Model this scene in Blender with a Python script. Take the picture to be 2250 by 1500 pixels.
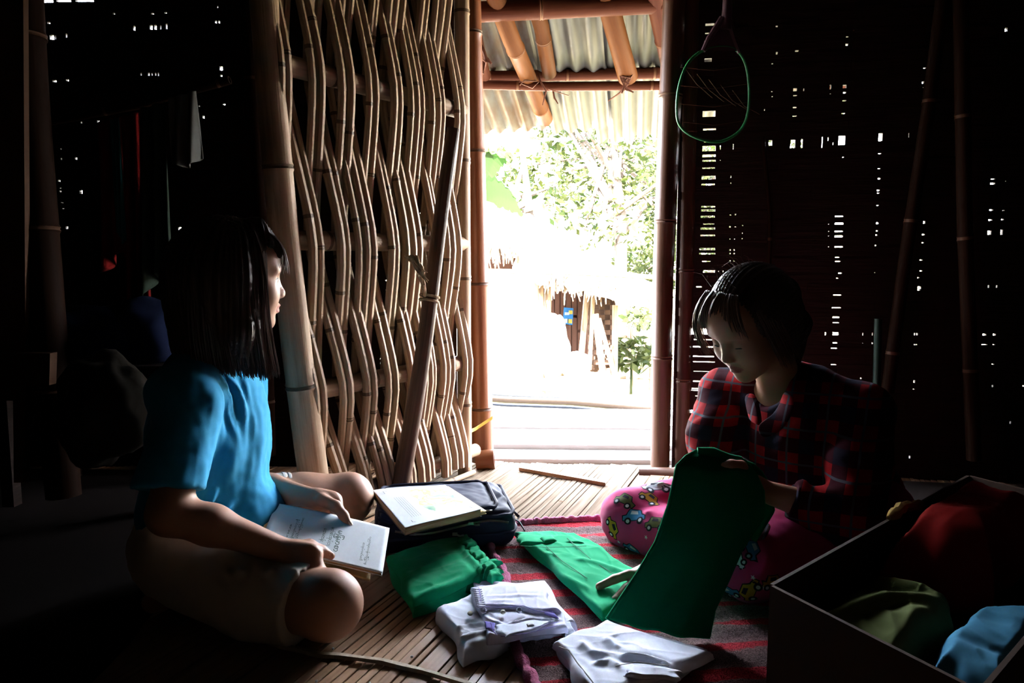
import bpy, bmesh, math, random
import numpy as np
from mathutils import Vector, Matrix, noise as mnoise
from mathutils.bvhtree import BVHTree
S = bpy.context.scene
for o in list(bpy.data.objects): bpy.data.objects.remove(o)
C = S.collection
R = math.radians
# ---------------------------------------------------------------- camera
PITCH = R(5.7); FPX = 25/36*2250; EYE = Vector((0, 0, .70))
cd = bpy.data.cameras.new('camera'); cam = bpy.data.objects.new('camera', cd); C.objects.link(cam)
cd.lens = 25; cd.sensor_width = 36; cd.clip_start = .02; cd.clip_end = 300
cam.location = EYE; cam.rotation_euler = (R(90) - PITCH, 0, 0)
S.camera = cam
# ---------------------------------------------------------------- world, sun, exposure
SKY = 22.0; SUN = 120.0
w = bpy.data.worlds.new('world'); S.world = w; w.use_nodes = True
nt = w.node_tree; nt.nodes.clear()
wo = nt.nodes.new('ShaderNodeOutputWorld'); bg = nt.nodes.new('ShaderNodeBackground')
tc = nt.nodes.new('ShaderNodeTexCoord'); sx = nt.nodes.new('ShaderNodeSeparateXYZ'); cr = nt.nodes.new('ShaderNodeValToRGB')
nt.links.new(tc.outputs['Generated'], sx.inputs[0]); nt.links.new(sx.outputs['Z'], cr.inputs[0])
cr.color_ramp.elements[0].position = 0; cr.color_ramp.elements[0].color = (.93, .95, 1, 1)
cr.color_ramp.elements[1].position = 1; cr.color_ramp.elements[1].color = (.62, .76, 1, 1)
nt.links.new(cr.outputs[0], bg.inputs[0]); bg.inputs[1].default_value = SKY
nt.links.new(bg.outputs[0], wo.inputs[0])
sd = bpy.data.lights.new('sun', 'SUN'); sun = bpy.data.objects.new('sun', sd); C.objects.link(sun)
sd.energy = SUN; sd.angle = R(1.0); sd.color = (1, .95, .88)
sun.rotation_euler = Vector((.30, .75, -.62)).to_track_quat('-Z', 'Y').to_euler()
S.view_settings.view_transform = 'Standard'; S.view_settings.look = 'None'
S.view_settings.gamma = 1; S.view_settings.use_curve_mapping = False
S.view_settings.exposure = 2.32
S.cycles.use_denoising = True
S.cycles.max_bounces = 5; S.cycles.diffuse_bounces = 1; S.cycles.glossy_bounces = 2
S.cycles.sample_clamp_indirect = 10

# ---------------------------------------------------------------- where things stand
FW = Vector((0, math.cos(PITCH), -math.sin(PITCH))); UPV = Vector((0, math.sin(PITCH), math.cos(PITCH)))
def ray(px, py):
    return FW + Vector((1, 0, 0))*((px - 1125)/FPX) - UPV*((py - 750)/FPX)
def P(px, py, Y):
    d = ray(px, py); return EYE + d*(Y/d.y)
def F(px, py, z=0.):
    d = ray(px, py); return EYE + d*((z - EYE.z)/d.z)
def lerp(a, b, t): return a + (b - a)*t

# ---------------------------------------------------------------- object helpers
def tag(o, label=None, cat=None, group=None, kind=None):
    if label: o['label'] = label
    if cat: o['category'] = cat
    if group: o['group'] = group
    if kind: o['kind'] = kind
    return o
def empty(name, loc=(0, 0, 0)):
    o = bpy.data.objects.new(name, None); C.objects.link(o); o.location = loc; o.empty_display_size = .1
    return o
def thing(name, label, cat, loc=(0, 0, 0), group=None):
    return tag(empty(name, loc), label, cat, group)
def link(name, me, parent=None):
    o = bpy.data.objects.new(name, me); C.objects.link(o)
    if parent is not None:
        o.parent = parent
        root = parent; off = Vector(parent.location)
        while root.parent: root = root.parent; off += Vector(root.location)
        o.location = -off
    return o
class MB:
    """collects geometry in world coordinates, links it as one mesh"""
    def __init__(s): s.v = []; s.f = []; s.m = []; s.uv = []
    def quad(s, *ids, m=0, uv=None):
        s.f.append(ids); s.m.append(m); s.uv.append(uv or [(0, 0)]*len(ids))
    def box(s, c, size, rot=None, m=0):
        c = Vector(c); h = Vector(size)/2; b = len(s.v)
        for x in (-1, 1):
            for y in (-1, 1):
                for z in (-1, 1):
                    p = Vector((x*h.x, y*h.y, z*h.z))
                    if rot is not None: p = rot @ p
                    s.v.append(c + p)
        L = size
        for q in ((0, 1, 3, 2), (4, 6, 7, 5), (0, 4, 5, 1), (2, 3, 7, 6), (0, 2, 6, 4), (1, 5, 7, 3)):
            s.quad(*[b + i for i in q], m=m, uv=[(s.v[b+i].x + s.v[b+i].y, s.v[b+i].z) for i in q])
    def hexa(s, pts, m=0):
        """8 points: bottom 4 ccw, top 4 ccw"""
        b = len(s.v); s.v += [Vector(p) for p in pts]
        for q in ((3, 2, 1, 0), (4, 5, 6, 7), (0, 1, 5, 4), (1, 2, 6, 5), (2, 3, 7, 6), (3, 0, 4, 7)):
            s.quad(*[b + i for i in q], m=m, uv=[(s.v[b+i].x, s.v[b+i].y) for i in q])
    def tube(s, pts, rad, seg=10, m=0, caps=True, squash=1., mats=None, v0=0., hollow=0):
        pts = [Vector(p) for p in pts]; n = len(pts)
        if not hasattr(rad, '__len__'): rad = [rad]*n
        t0 = (pts[1] - pts[0]).normalized()
        ref = Vector((0, 0, 1)) if abs(t0.z) < .8 else Vector((0, 1, 0))
        nx = t0.cross(ref).normalized(); rings = []; L = v0
        for i, p in enumerate(pts):
            t = (pts[min(i+1, n-1)] - pts[max(i-1, 0)]).normalized()
            nx = (nx - t*nx.dot(t)).normalized(); ny = t.cross(nx)
            if i: L += (p - pts[i-1]).length
            b = len(s.v); rings.append((b, L))
            for k in range(seg):
                a = 2*math.pi*k/seg
                s.v.append(p + nx*(rad[i]*math.cos(a)) + ny*(rad[i]*squash*math.sin(a)))
        for i in range(n-1):
            a, la = rings[i]; b, lb = rings[i+1]; mm = mats[i] if mats else m
            for k in range(seg):
                k2 = (k+1) % seg
                s.quad(a+k, a+k2, b+k2, b+k, m=mm, uv=[(k/seg, la), ((k+1)/seg, la), ((k+1)/seg, lb), (k/seg, lb)])
        if caps:
            for (b, l), flip, pc, tt in ((rings[0], True, pts[0], pts[0]-pts[1]), (rings[-1], False, pts[-1], pts[-1]-pts[-2])):
                if hollow:
                    tt = tt.normalized(); c0 = len(s.v)
                    for k in range(seg): s.v.append(pc + (s.v[b+k] - pc)*hollow)
                    c1 = len(s.v)
                    for k in range(seg): s.v.append(s.v[c0+k] - tt*.03)
                    for k in range(seg):
                        k2 = (k+1) % seg
                        for q in ((b+k, b+k2, c0+k2, c0+k), (c0+k, c0+k2, c1+k2, c1+k)):
                            s.quad(*(q[::-1] if not flip else q), m=m, uv=[(0, l)]*4)
                    ids = [c1+k for k in range(seg)]
                else: ids = [b+k for k in range(seg)]
                s.quad(*(ids[::-1] if flip else ids), m=m, uv=[(.5, l)]*seg)
    def culm(s, pts, r, seg=14, node=.26, m=0, ring=1, r2=None, hollow=.72, bulge=1.09, rnd=None, caps=True):
        """bamboo culm: straight internodes with swollen rings"""
        rnd = rnd or random.Random(int(abs(pts[0][0])*977 + abs(pts[0][2])*131) + 3)
        pts = [Vector(p) for p in pts]; r2 = r2 or r
        seglen = [(pts[i+1]-pts[i]).length for i in range(len(pts)-1)]; tot = sum(seglen)
        def at(l):
            l = max(0, min(tot, l))
            for i, sl in enumerate(seglen):
                if l <= sl or i == len(seglen)-1: return pts[i].lerp(pts[i+1], min(1, l/sl))
                l -= sl
        stops = [(0, 1., 0)]; l = rnd.uniform(.25, .9)*node
        while l < tot - .03:
            stops += [(l-.012, 1., 0), (l-.005, bulge, 1), (l+.001, 1.01, 1), (l+.005, bulge*.99, 0), (l+.013, 1., 0)]
            if node > .12: stops.append((l + node*.5, .985, 0))
            l += node*rnd.uniform(.85, 1.15)
        acc = 0
        for sl in seglen[:-1]:
            acc += sl; stops.append((acc, 1., 0))
        stops = sorted([q for q in stops if q[0] < tot - .005] + [(tot, 1., 0)])
        out = []
        for q in stops:
            if not out or q[0]-out[-1][0] > 1e-4: out.append(q)
        # extra points where the path bends
        P_ = [at(q[0]) for q in out]
        s.tube(P_, [lerp(r, r2, q[0]/tot)*q[1] for q in out], seg, m=m, caps=caps, mats=[ring if (q[2] and ring is not None) else m for q in out], hollow=hollow)
    def build(s, name, mats, parent=None, smooth=True, sub=0):
        me = bpy.data.meshes.new(name)
        me.from_pydata([tuple(v) for v in s.v], [], s.f)
        if not isinstance(mats, (list, tuple)): mats = [mats]
        for mm in mats: me.materials.append(mm)
        me.polygons.foreach_set('material_index', [min(i, len(mats)-1) for i in s.m])
        uvl = me.uv_layers.new(name='UVMap'); flat = [c for u in s.uv for p in u for c in p]
        uvl.data.foreach_set('uv', flat)
        if smooth:
            me.polygons.foreach_set('use_smooth', [True]*len(me.polygons))
            try: me.set_sharp_from_angle(angle=R(42))
            except Exception: pass
        me.update()
        o = link(name, me, parent)
        return o

# ---------------------------------------------------------------- materials
def mat(name, col, rough=.7, noise=None, bump=None, spec=.15, sheen=0, metallic=0, coat=0, uv=False, trans=0):
    """noise=(scale xyz, colour2, contrast) ; bump=(scale xyz, strength, distance)"""
    m = bpy.data.materials.new(name); m.use_nodes = True; t = m.node_tree; n = t.nodes; b = n['Principled BSDF']
    b.inputs['Base Color'].default_value = (*col, 1); b.inputs['Roughness'].default_value = rough
    b.inputs['Specular IOR Level'].default_value = spec; b.inputs['Metallic'].default_value = metallic
    if sheen: b.inputs['Sheen Weight'].default_value = sheen; b.inputs['Sheen Roughness'].default_value = .5
    if coat: b.inputs['Coat Weight'].default_value = coat
    src = None
    if noise or bump:
        tcn = n.new('ShaderNodeTexCoord'); src = tcn.outputs['UV' if uv else 'Object']
    if noise:
        mp = n.new('ShaderNodeMapping'); mp.inputs['Scale'].default_value = noise[0]; t.links.new(src, mp.inputs[0])
        nz = n.new('ShaderNodeTexNoise'); nz.inputs['Scale'].default_value = 1; nz.inputs['Detail'].default_value = 4; nz.inputs['Roughness'].default_value = .6
        t.links.new(mp.outputs[0], nz.inputs['Vector'])
        rp = n.new('ShaderNodeValToRGB'); c = noise[2]
        rp.color_ramp.elements[0].position = .5 - c; rp.color_ramp.elements[1].position = .5 + c
        rp.color_ramp.elements[0].color = (*noise[1], 1); rp.color_ramp.elements[1].color = (*col, 1)
        t.links.new(nz.outputs['Fac'], rp.inputs[0]); t.links.new(rp.outputs[0], b.inputs['Base Color'])
    if bump:
        mp = n.new('ShaderNodeMapping'); mp.inputs['Scale'].default_value = bump[0]; t.links.new(src, mp.inputs[0])
        nz = n.new('ShaderNodeTexNoise'); nz.inputs['Scale'].default_value = 1; nz.inputs['Detail'].default_value = 3
        t.links.new(mp.outputs[0], nz.inputs['Vector'])
        bp = n.new('ShaderNodeBump'); bp.inputs['Strength'].default_value = bump[1]; bp.inputs['Distance'].default_value = bump[2]
        t.links.new(nz.outputs['Fac'], bp.inputs['Height']); t.links.new(bp.outputs[0], b.inputs['Normal'])
    if trans:
        ts = n.new('ShaderNodeBsdfTranslucent'); ts.inputs[0].default_value = (*col, 1); mx = n.new('ShaderNodeMixShader'); mx.inputs[0].default_value = trans
        if noise: t.links.new(rp.outputs[0], ts.inputs[0])
        out = n['Material Output']; t.links.new(b.outputs[0], mx.inputs[1]); t.links.new(ts.outputs[0], mx.inputs[2]); t.links.new(mx.outputs[0], out.inputs[0])
    return m
BAM = ((14, 1.2, 1), (26, 3, 1))
def bamboo(name, col, col2, rough=.42, c=.2, bs=.25, spec=.3):
    return mat(name, col, rough, noise=((10, 3.5, 1), col2, c), bump=((34, 3, 1), bs, .002), spec=spec, uv=True)
M = {}
M['stick'] = bamboo('stick_bamboo', (.42, .285, .18), (.23, .14, .082), .6, .22, .6, .15)
M['stick_ring'] = mat('stick_ring', (.09, .055, .03), .6)
M['rail'] = bamboo('rail_bamboo', (.36, .255, .165), (.22, .145, .09), .6, .22, .6, .15)
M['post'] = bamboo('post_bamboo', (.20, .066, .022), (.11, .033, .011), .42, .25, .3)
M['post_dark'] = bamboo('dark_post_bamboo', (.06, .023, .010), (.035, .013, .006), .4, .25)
M['ring_dark'] = mat('post_ring', (.07, .035, .02), .6)
M['rafter'] = bamboo('rafter_bamboo', (.105, .034, .007), (.07, .021, .005), .6, .25, .3, .06)
M['rafter2'] = bamboo('purlin_bamboo', (.090, .027, .011), (.052, .013, .006), .6, .25, .3, .06)
M['ring_raf'] = mat('rafter_ring', (.16, .07, .03), .6)
M['prop'] = mat('prop_wood', (.12, .065, .04), .55, noise=((20, 3, 1), (.06, .032, .02), .2), bump=((40, 3, 1), .4, .003), uv=True)
M['tie'] = mat('tie_strip', (.10, .035, .018), .7)
M['rope'] = mat('rope', (.50, .38, .25), .9, noise=((90, 90, 90), (.22, .14, .07), .2))
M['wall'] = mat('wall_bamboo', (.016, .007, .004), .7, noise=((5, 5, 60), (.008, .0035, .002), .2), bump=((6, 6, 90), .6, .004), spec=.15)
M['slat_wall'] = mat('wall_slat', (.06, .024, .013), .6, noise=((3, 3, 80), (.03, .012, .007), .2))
M['black'] = mat('ring_black', (.010, .008, .007), .9)  # even near-black for the rings of the ceiling poles
# ================================================================ floor of flattened bamboo
SD = Vector((.40, 1, 0)).normalized(); SN = Vector((SD.y, -SD.x, 0))      # strip direction and its normal
M['floor'] = mat('floor_bamboo', (.46, .27, .15), .40, noise=((60, 1.6, 1), (.25, .13, .066), .22), bump=((130, 2, 1), .35, .002), spec=.5, uv=True)
M['floor_pale'] = mat('worn_floor_bamboo', (.20, .155, .115), .9, noise=((80, 3, 1), (.085, .058, .036), .2), bump=((160, 3, 1), .5, .002), spec=.02, uv=True)
M['under'] = mat('under_floor', (.05, .035, .02), .9)
def front_y(x):      # the line of the front wall on the floor
    return 2.50 if x < .42 else 2.50 - (x - .42)*.16
rnd = random.Random(5)
fl = MB(); u = -3.2
while u < 3.4:
    wd = rnd.uniform(.013, .022) if rnd.random() < .85 else rnd.uniform(.03, .05)
    c = u + wd/2; zt = rnd.uniform(-.0012, .0)
    dz = rnd.uniform(-.004, .004)
    # strip end where it meets the threshold line
    ends = []
    s0 = -.9; s1 = 3.2
    # find s with y = front
    for _ in range(8):
        p = SN*c + SD*s1; s1 += ((front_y(p.x) + (.06 + .10*(-p.x) if abs(p.x) < .6 else 0)) - p.y)/SD.y
    cuts = [s0]; s = s0 + rnd.uniform(.1, 1.2)
    while s < s1 - .3:
        cuts.append(s); s += rnd.uniform(.8, 1.9)
    cuts.append(s1)
    for a, b in zip(cuts[:-1], cuts[1:]):
        sm = .5*(a+b); z2 = zt + rnd.uniform(-.0008, .0008); dzz = rnd.uniform(-.0007, .0007); o1 = rnd.uniform(-.4, .4)
        n = max(2, int((b-a)/.12)); base = len(fl.v)
        pale = 0
        for i in range(n+1):
            s_ = a + .002 + (b-a-.004)*i/n
            wob = .0035*math.sin(s_*2.1 + c*3) ; zz = z2 + .0015*math.sin(s_*7 + c*40) + .004*mnoise.noise(Vector((c*3, s_*1.2, 0)))
            g = .0010
            for k, (uu, zo) in enumerate(((-wd/2+g, -.012), (-wd/2+g, -.0008), (-wd/2+g*1.8, 0), (wd/2-g*1.8, 0), (wd/2-g, -.0008), (wd/2-g, -.012))):
                p = SN*(c + uu + wob) + SD*s_; fl.v.append(Vector((p.x, p.y, zz + zo + dzz*uu/wd*2)))
        for i in range(n):
            for k in range(5):
                q = [base + i*6 + k, base + i*6 + k + 1, base + (i+1)*6 + k + 1, base + (i+1)*6 + k]
                mid = (fl.v[q[0]] + fl.v[q[2]])/2
                pl = 1 if mid.y > 1.78 + .12*mnoise.noise(Vector((c*9, 0, 0))) and -.4 < mid.x < .5 else 0
                fl.quad(*q[::-1], m=pl, uv=[((fl.v[j] - Vector((0, 0, 0))).dot(SN)*1., (fl.v[j]).dot(SD) + o1) for j in q[::-1]])
        e = [base + k for k in range(6)]; fl.quad(*e, m=0, uv=[(0, 0)]*6)
        e = [base + n*6 + k for k in range(6)][::-1]; fl.quad(*e, m=0, uv=[(0, 0)]*6)
    u += wd
b = len(fl.v)
fl.box((0, .9, -.03), (6.4, 3.3, .02), m=2)
o = fl.build('floor', [M['floor'], M['floor_pale'], M['under']]); tag(o, 'flattened bamboo strip floor running toward the doorway', kind='structure')

# ================================================================ front wall with its chinks of light
def wall_panel(name, A, B, z0, z1, holes, label, thick=.012):
    """A,B ends on the floor plan (camera side); holes as (u0,u1,za,zb)"""
    holes = [tuple(round(q, 4) for q in h) for h in holes]
    A = Vector(A); B = Vector(B); L = (B-A).length; d = (B-A).normalized(); n = Vector((-d.y, d.x, 0))
    xs = sorted({0., L} | {round(h[0], 4) for h in holes} | {round(h[1], 4) for h in holes})
    mb = MB()
    def blk(u0, u1, a, b_, t0=0, t1=thick, m=0):
        if b_-a < 1e-4 or u1-u0 < 1e-5: return
        pts = [A + d*u + n*t for u, t in ((u0, t0), (u1, t0), (u1, t1), (u0, t1))]
        mb.hexa([(p.x, p.y, a) for p in pts] + [(p.x, p.y, b_) for p in pts], m=m)
    for u0, u1 in zip(xs[:-1], xs[1:]):
        hs = sorted([(h[2], h[3]) for h in holes if h[0] < u1-1e-5 and h[1] > u0+1e-5]); z = z0
        for a, b_ in hs:
            if a > z: blk(u0, u1, z, a)
            z = max(z, b_)
        blk(u0, u1, z, z1)
    # woven relief on the room side, leaving the chinks free
    rr = random.Random(int(L*100)); zc = z0 + .02; row = 0
    while zc < z1 - .03:
        h = rr.uniform(.022, .034); uu = (row % 2)*.11
        while uu < L:
            u1 = min(uu + .12, L)
            if not any(hh[0] < u1 and hh[1] > uu and hh[2] < zc+h and hh[3] > zc for hh in holes):
                blk(uu, u1, zc, zc+h, -.003, .001)
            uu += .22
        zc += h + .003; row += 1
    o = mb.build(name, M['wall'], smooth=False); tag(o, label, kind='structure'); return o

WL_A, WL_B = Vector((-2.6, 2.56, 0)), Vector((-.20, 2.56, 0))
WR_A, WR_B = Vector((.578, 2.52, 0)), Vector((2.6, 2.17, 0))
def on_wall(px, py, A, B):
    """where a line of sight meets the wall plane: (distance along, height)"""
    d = (B-A).normalized(); n = Vector((-d.y, d.x, 0)); r_ = ray(px, py)
    t = (A - EYE).dot(n)/r_.dot(n); p = EYE + r_*t
    return (p - A).dot(d), p.z
def holes_px(lst, A, B):
    out = []
    for (x, y, w_, h_) in lst:
        u0, z1 = on_wall(x - w_/2, y - h_/2, A, B); u1, z0 = on_wall(x + w_/2, y + h_/2, A, B)
        out.append((u0, u1, z0, z1))
    return out
HL = [(104,2,26,7),(140,1,32,6),(186,1,40,5),(250,30,5,3),(107,50,6,4),(114,82,10,10),(122,82,3,9),(146,78,4,9),(100,50,3,3),(335,30,6,3),(364,28,5,3),(295,62,5,10),(332,60,6,10),(342,60,4,10),(340,60,3,10),(366,58,4,12),(353,60,3,9),
      (474,48,4,6),(481,48,4,6),(478,15,3,5),(120,178,9,4),(148,176,6,4),(310,163,3,6),(327,163,4,7),(334,163,3,6),(342,163,3,6),(348,163,3,7),(486,150,7,9),(486,166,5,4),
      (216,267,5,5),(217,279,5,3),(179,269,3,4),(438,233,3,3),(447,257,4,6),(492,229,6,3),(134,327,3,3),(167,348,5,5),(135,349,3,4),(130,397,5,4),(133,413,3,3),(133,420,4,4),(178,420,6,4),(178,424,6,2),(137,445,4,2),(139,458,4,2),
      (147,500,5,6),(395,502,7,6),(459,502,3,5),(507,503,4,5),(440,502,2,3),
      (752,205,3,3),(751,241,7,9),(753,267,5,4),(754,276,6,3),(755,298,4,3),(757,319,3,3),(820,5,3,5),(821,30,2,3),(821,60,2,2),
      (814,297,3,3),(813,321,3,6),(899,301,3,3),(899,319,3,3),(899,332,3,3),(899,338,3,2),(976,329,6,4),(923,468,2,2),(925,484,4,4),(925,494,3,2),(925,505,3,3),(925,516,3,4),
      (848,584,4,5),(848,616,3,2),(848,637,2,2),(838,783,4,4),(836,788,3,2),(838,798,5,5),(845,838,9,4),(880,844,4,4),(947,780,3,2),(950,814,3,2),(951,827,3,3),(951,847,3,4),(951,853,2,2),
      (733,863,4,3),(848,915,6,7),(370,707,4,3)]
HR = [(1560,54,20,4),(1558,73,17,2),(1552,90,8,2),(1556,132,16,7),(1558,250,28,12),(1559,284,28,3),(1560,311,26,2)] + \
     [(1558,326,29,11),(1558,342,29,5),(1558,353,29,3),(1557,369,28,2),(1557,390,30,7),(1556,405,29,3)] + \
     [(1556,454,30,3),(1556,462,31,4),(1555,476,31,4),(1557,492,24,2),(1555,502,32,4),(1555,517,32,3),(1554,547,34,5),(1554,557,35,3),(1552,574,18,1.5),(1558,596,26,5)] + \
     [(1536,630,12,2),(1540,728,40,14),(1545,746,40,3),(1545,762,44,3.5),(1546,783,46,3.5),(1547,795,48,3),(1548,816,48,2.5),(1546,838,46,4),(1540,854,40,4),(1538,858,40,3),(1534,870,12,2),(1530,904,28,8),(1530,929,28,9),(1530,950,14,2)] + \
     [(1583,324,2,10),(1611,322,2,12),(1583,352,2,2),(1606,388,2,5),(1606,402,2,2),(1605,472,3,2),(1616,471,3,3),(1604,498,3,3),(1616,498,3,2),(1632,495,3,2),(1631,512,2,3),(1604,525,2,2),(1614,525,2,2),(1631,524,2,2),(1604,549,3,4),(1613,549,3,4),(1604,557,3,3),(1613,557,3,3),(1604,573,3,2),(1613,573,3,2),(1589,596,2,3),(1579,596,2,2),
      (1693,314,7,12),(1742,316,10,18),(1762,315,3,20),(1807,312,1.5,24),(1820,305,2,8),(1831,315,2,6),(1850,308,14,20),(1935,301,8,17),(1997,297,1.5,10),
      (1707,58,5,3),(1707,117,4,5),(1697,140,4,2),(1751,112,8,3),(1747,197,8,6),(1747,210,8,2),(1746,236,8,2.5),(1746,255,9,2),(1696,201,3,2),(1697,212,3,2),(1680,241,2,4),(1766,197,2,6),(1825,191,3,10),(1856,190,8,7),(1856,203,7,3),(1855,221,8,2),(1853,249,8,2),(1853,345,4,2),(1825,206,2,2),(1862,81,6,2),(1861,98,6,4),(2028,181,4,5),(2028,192,2,2),(2211,65,5,8),(2032,149,6,2),
      (1844,475,18,2.5),(1844,491,19,4),(1843,508,18,3),(1843,519,18,4),(1843,542,18,3),(1840,565,10,1.5),(1841,574,12,1.5),(1846,600,8,2),(1840,611,5,1.5),(1840,648,18,2),(1838,676,20,2),(1837,697,15,3.5),(1837,709,14,2),(1836,733,13,7),(1814,733,3,7),(1835,753,10,3),(1833,765,14,2.5),(1832,801,12,2),
      (1821,492,2,2),(1821,508,2,2),(1821,518,2,2),(1821,542,2,2),
      (1933,337,7,2),(1932,370,6,2),(1932,392,6,3),(1930,418,6,3),(1930,424,5,2),(1929,451,5,2),(1928,490,5,4),(1927,507,4,3),(1926,516,4,3),(1924,539,3,3),(1922,599,2,2),
      (1896,734,2,6),(1917,734,2,6),(1956,735,1.5,7),(1896,754,2,2),(1917,754,3,3),(1956,755,2,3),(2010,734,3,5),(2015,734,3,5),(2010,757,3,3),(2014,757,3,3),
      (2031,488,4,6),(2029,515,6,3),(2028,533,5,2),(2024,571,7,1.5),(2024,595,6,2),(2018,610,4,2),(2020,632,7,6),(2019,637,6,2),
      (2182,393,9,2),(2181,403,10,4),(2210,398,2,3),(2178,461,8,3),(2205,462,4,2),(2176,483,8,3),(2203,482,5,3),(2174,511,7,9),(2201,510,4,11),(2172,629,3,6),(2190,629,3,6),(2163,735,8,4),(2185,735,6,4),(2163,757,12,2),(2184,757,5,2),
      (2009,838,3,6),(2008,855,4,2),(2250,848,6,3),(2181,848,3,5),(2182,800,6,2),(2220,928,3,6),(1999,1004,3,6),(2025,1070,3,3),(2025,1076,3,2),(1892,831,3,3)]
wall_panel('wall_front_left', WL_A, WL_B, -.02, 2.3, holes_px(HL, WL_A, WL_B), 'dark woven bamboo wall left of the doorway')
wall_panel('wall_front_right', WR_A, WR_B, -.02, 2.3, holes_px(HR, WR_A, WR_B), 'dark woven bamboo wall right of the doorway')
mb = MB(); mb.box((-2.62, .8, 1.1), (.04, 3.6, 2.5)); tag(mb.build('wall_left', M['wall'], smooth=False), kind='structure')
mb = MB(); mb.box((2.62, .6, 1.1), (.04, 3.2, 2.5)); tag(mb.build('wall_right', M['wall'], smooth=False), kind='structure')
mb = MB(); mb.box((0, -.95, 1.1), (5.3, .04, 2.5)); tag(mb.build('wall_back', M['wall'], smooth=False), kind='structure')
mb = MB(); mb.box((0, .82, 2.32), (5.3, 3.56, .04))
for i in range(9):
    mb.culm([(-2.4 + i*.6, -.9, 2.25), (-2.4 + i*.6, 2.55, 2.25)], .035, 8)
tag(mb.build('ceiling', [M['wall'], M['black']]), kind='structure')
# lintel over the doorway, out of view, set low to shade the door top
mb = MB(); mb.box((.18, 2.54, 2.02), (.80, .03, .62)); tag(mb.build('lintel', M['wall'], smooth=False), kind='structure')

# ================================================================ door posts
def post(name, label, pts, r, mats, cat='post', node=.45, r2=None, **k):
    mb = MB(); mb.culm(pts, r, 20, node=node, r2=r2, **k)
    o = mb.build(name, mats); tag(o, label, cat); return o
PM = [M['post'], M['ring_dark']]; PD = [M['post_dark'], M['ring_dark']]
post('bamboo_post', 'thick reddish bamboo post at left of the doorway, tied with yellow strap', [P(1060, 1012, 2.52), P(1038, 100, 2.52), P(1034, -150, 2.52)], .042, PM, r2=.030)
mb = MB(); mb.culm([P(1046, 1012, 2.47), P(1086, 1008, 2.47)], .035, 18, hollow=.75, node=.3)
tag(mb.build('bamboo_block', PM), 'short hollow bamboo block lying against the left doorpost foot', 'block')
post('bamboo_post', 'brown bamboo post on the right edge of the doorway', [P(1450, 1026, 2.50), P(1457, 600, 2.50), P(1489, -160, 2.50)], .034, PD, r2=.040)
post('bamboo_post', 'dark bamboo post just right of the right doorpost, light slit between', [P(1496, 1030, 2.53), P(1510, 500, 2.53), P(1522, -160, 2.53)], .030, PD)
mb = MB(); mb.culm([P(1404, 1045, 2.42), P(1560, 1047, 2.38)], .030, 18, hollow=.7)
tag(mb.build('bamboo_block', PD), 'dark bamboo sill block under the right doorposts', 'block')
# yellow strap around door stile and left post
M['yellow'] = mat('yellow_strap', (.75, .52, .10), .5)
mb = MB(); pts = [P(1004, 953, 2.33), P(1012, 957, 2.36), P(1045, 942, 2.43), P(1083, 917, 2.455)]
vv = []
for i in range(13):
    t = i/12*3; k = min(2, int(t)); p = pts[k].lerp(pts[k+1], t-k); vv.append(p)
for i, p in enumerate(vv):
    tw = .5 + .8*i/12; mb.v += [p + Vector((0, 0, .007*math.cos(tw*.5))), p - Vector((0, 0, .007*math.cos(tw*.5))), p + Vector((0, .002, -.006)), p + Vector((0, .002, .006))]
for i in range(12):
    b = i*4; mb.quad(b, b+1, b+5, b+4); mb.quad(b+3, b+7, b+6, b+2); mb.quad(b, b+4, b+7, b+3); mb.quad(b+1, b+2, b+6, b+5)
tag(mb.build('plastic_strap', M['yellow']), 'yellow plastic strap tying the door to the left doorpost', 'strap')

# ================================================================ the woven bamboo door, swung into the room
HNG = Vector((-.162, 2.39, 0)); FRE = Vector((-.515, 1.86, 0)); LD = (FRE-HNG).normalized(); LW = (FRE-HNG).length
LNRM = Vector((-LD.y, LD.x, 0))
if LNRM.x < 0: LNRM = -LNRM
def leaf(t, z, off=0.): return HNG + LD*(LW*t) + Vector((0, 0, z)) + LNRM*off
door = empty('door_1', HNG); tag(door, 'woven bamboo lattice door standing open into the room', kind='structure')
SM = [M['stick'], M['stick_ring']]
mb = MB(); mb.culm([leaf(0, .0), leaf(.0, 2.15)], .024, 16, node=.42); mb.build('stile', SM, door)
tl = lambda z: 1.0 + .22*max(0, z)/1.5 + .03*math.sin(z*2.2)
mb = MB(); mb.culm([leaf(tl(z), z) for z in (0, .25, .5, .8, 1.1, 1.4, 1.75, 2.1)], .040, 20, node=.55, r2=.030); mb.build('stile', SM, door)
RZ = [.075, .385, .775, 1.20, 1.60, 2.0]
for i, z in enumerate(RZ):
    mb = MB(); r0 = .026 if i else .022
    mb.culm([leaf(-.10 if i in (0,) else .0, z + .006*i), leaf(tl(z) + .02, z)], r0, 14, node=.16, m=0, bulge=1.05)
    mb.build('rail', [M['rail'], M['stick_ring']], door)
mb = MB(); mb.culm([leaf(-.02, .012, .03), leaf(1.1, .012, .03)], .009, 10); mb.build('rail', SM, door)
rnd = random.Random(11); NP = 15; zs = [-.33] + RZ + [2.4]
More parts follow.
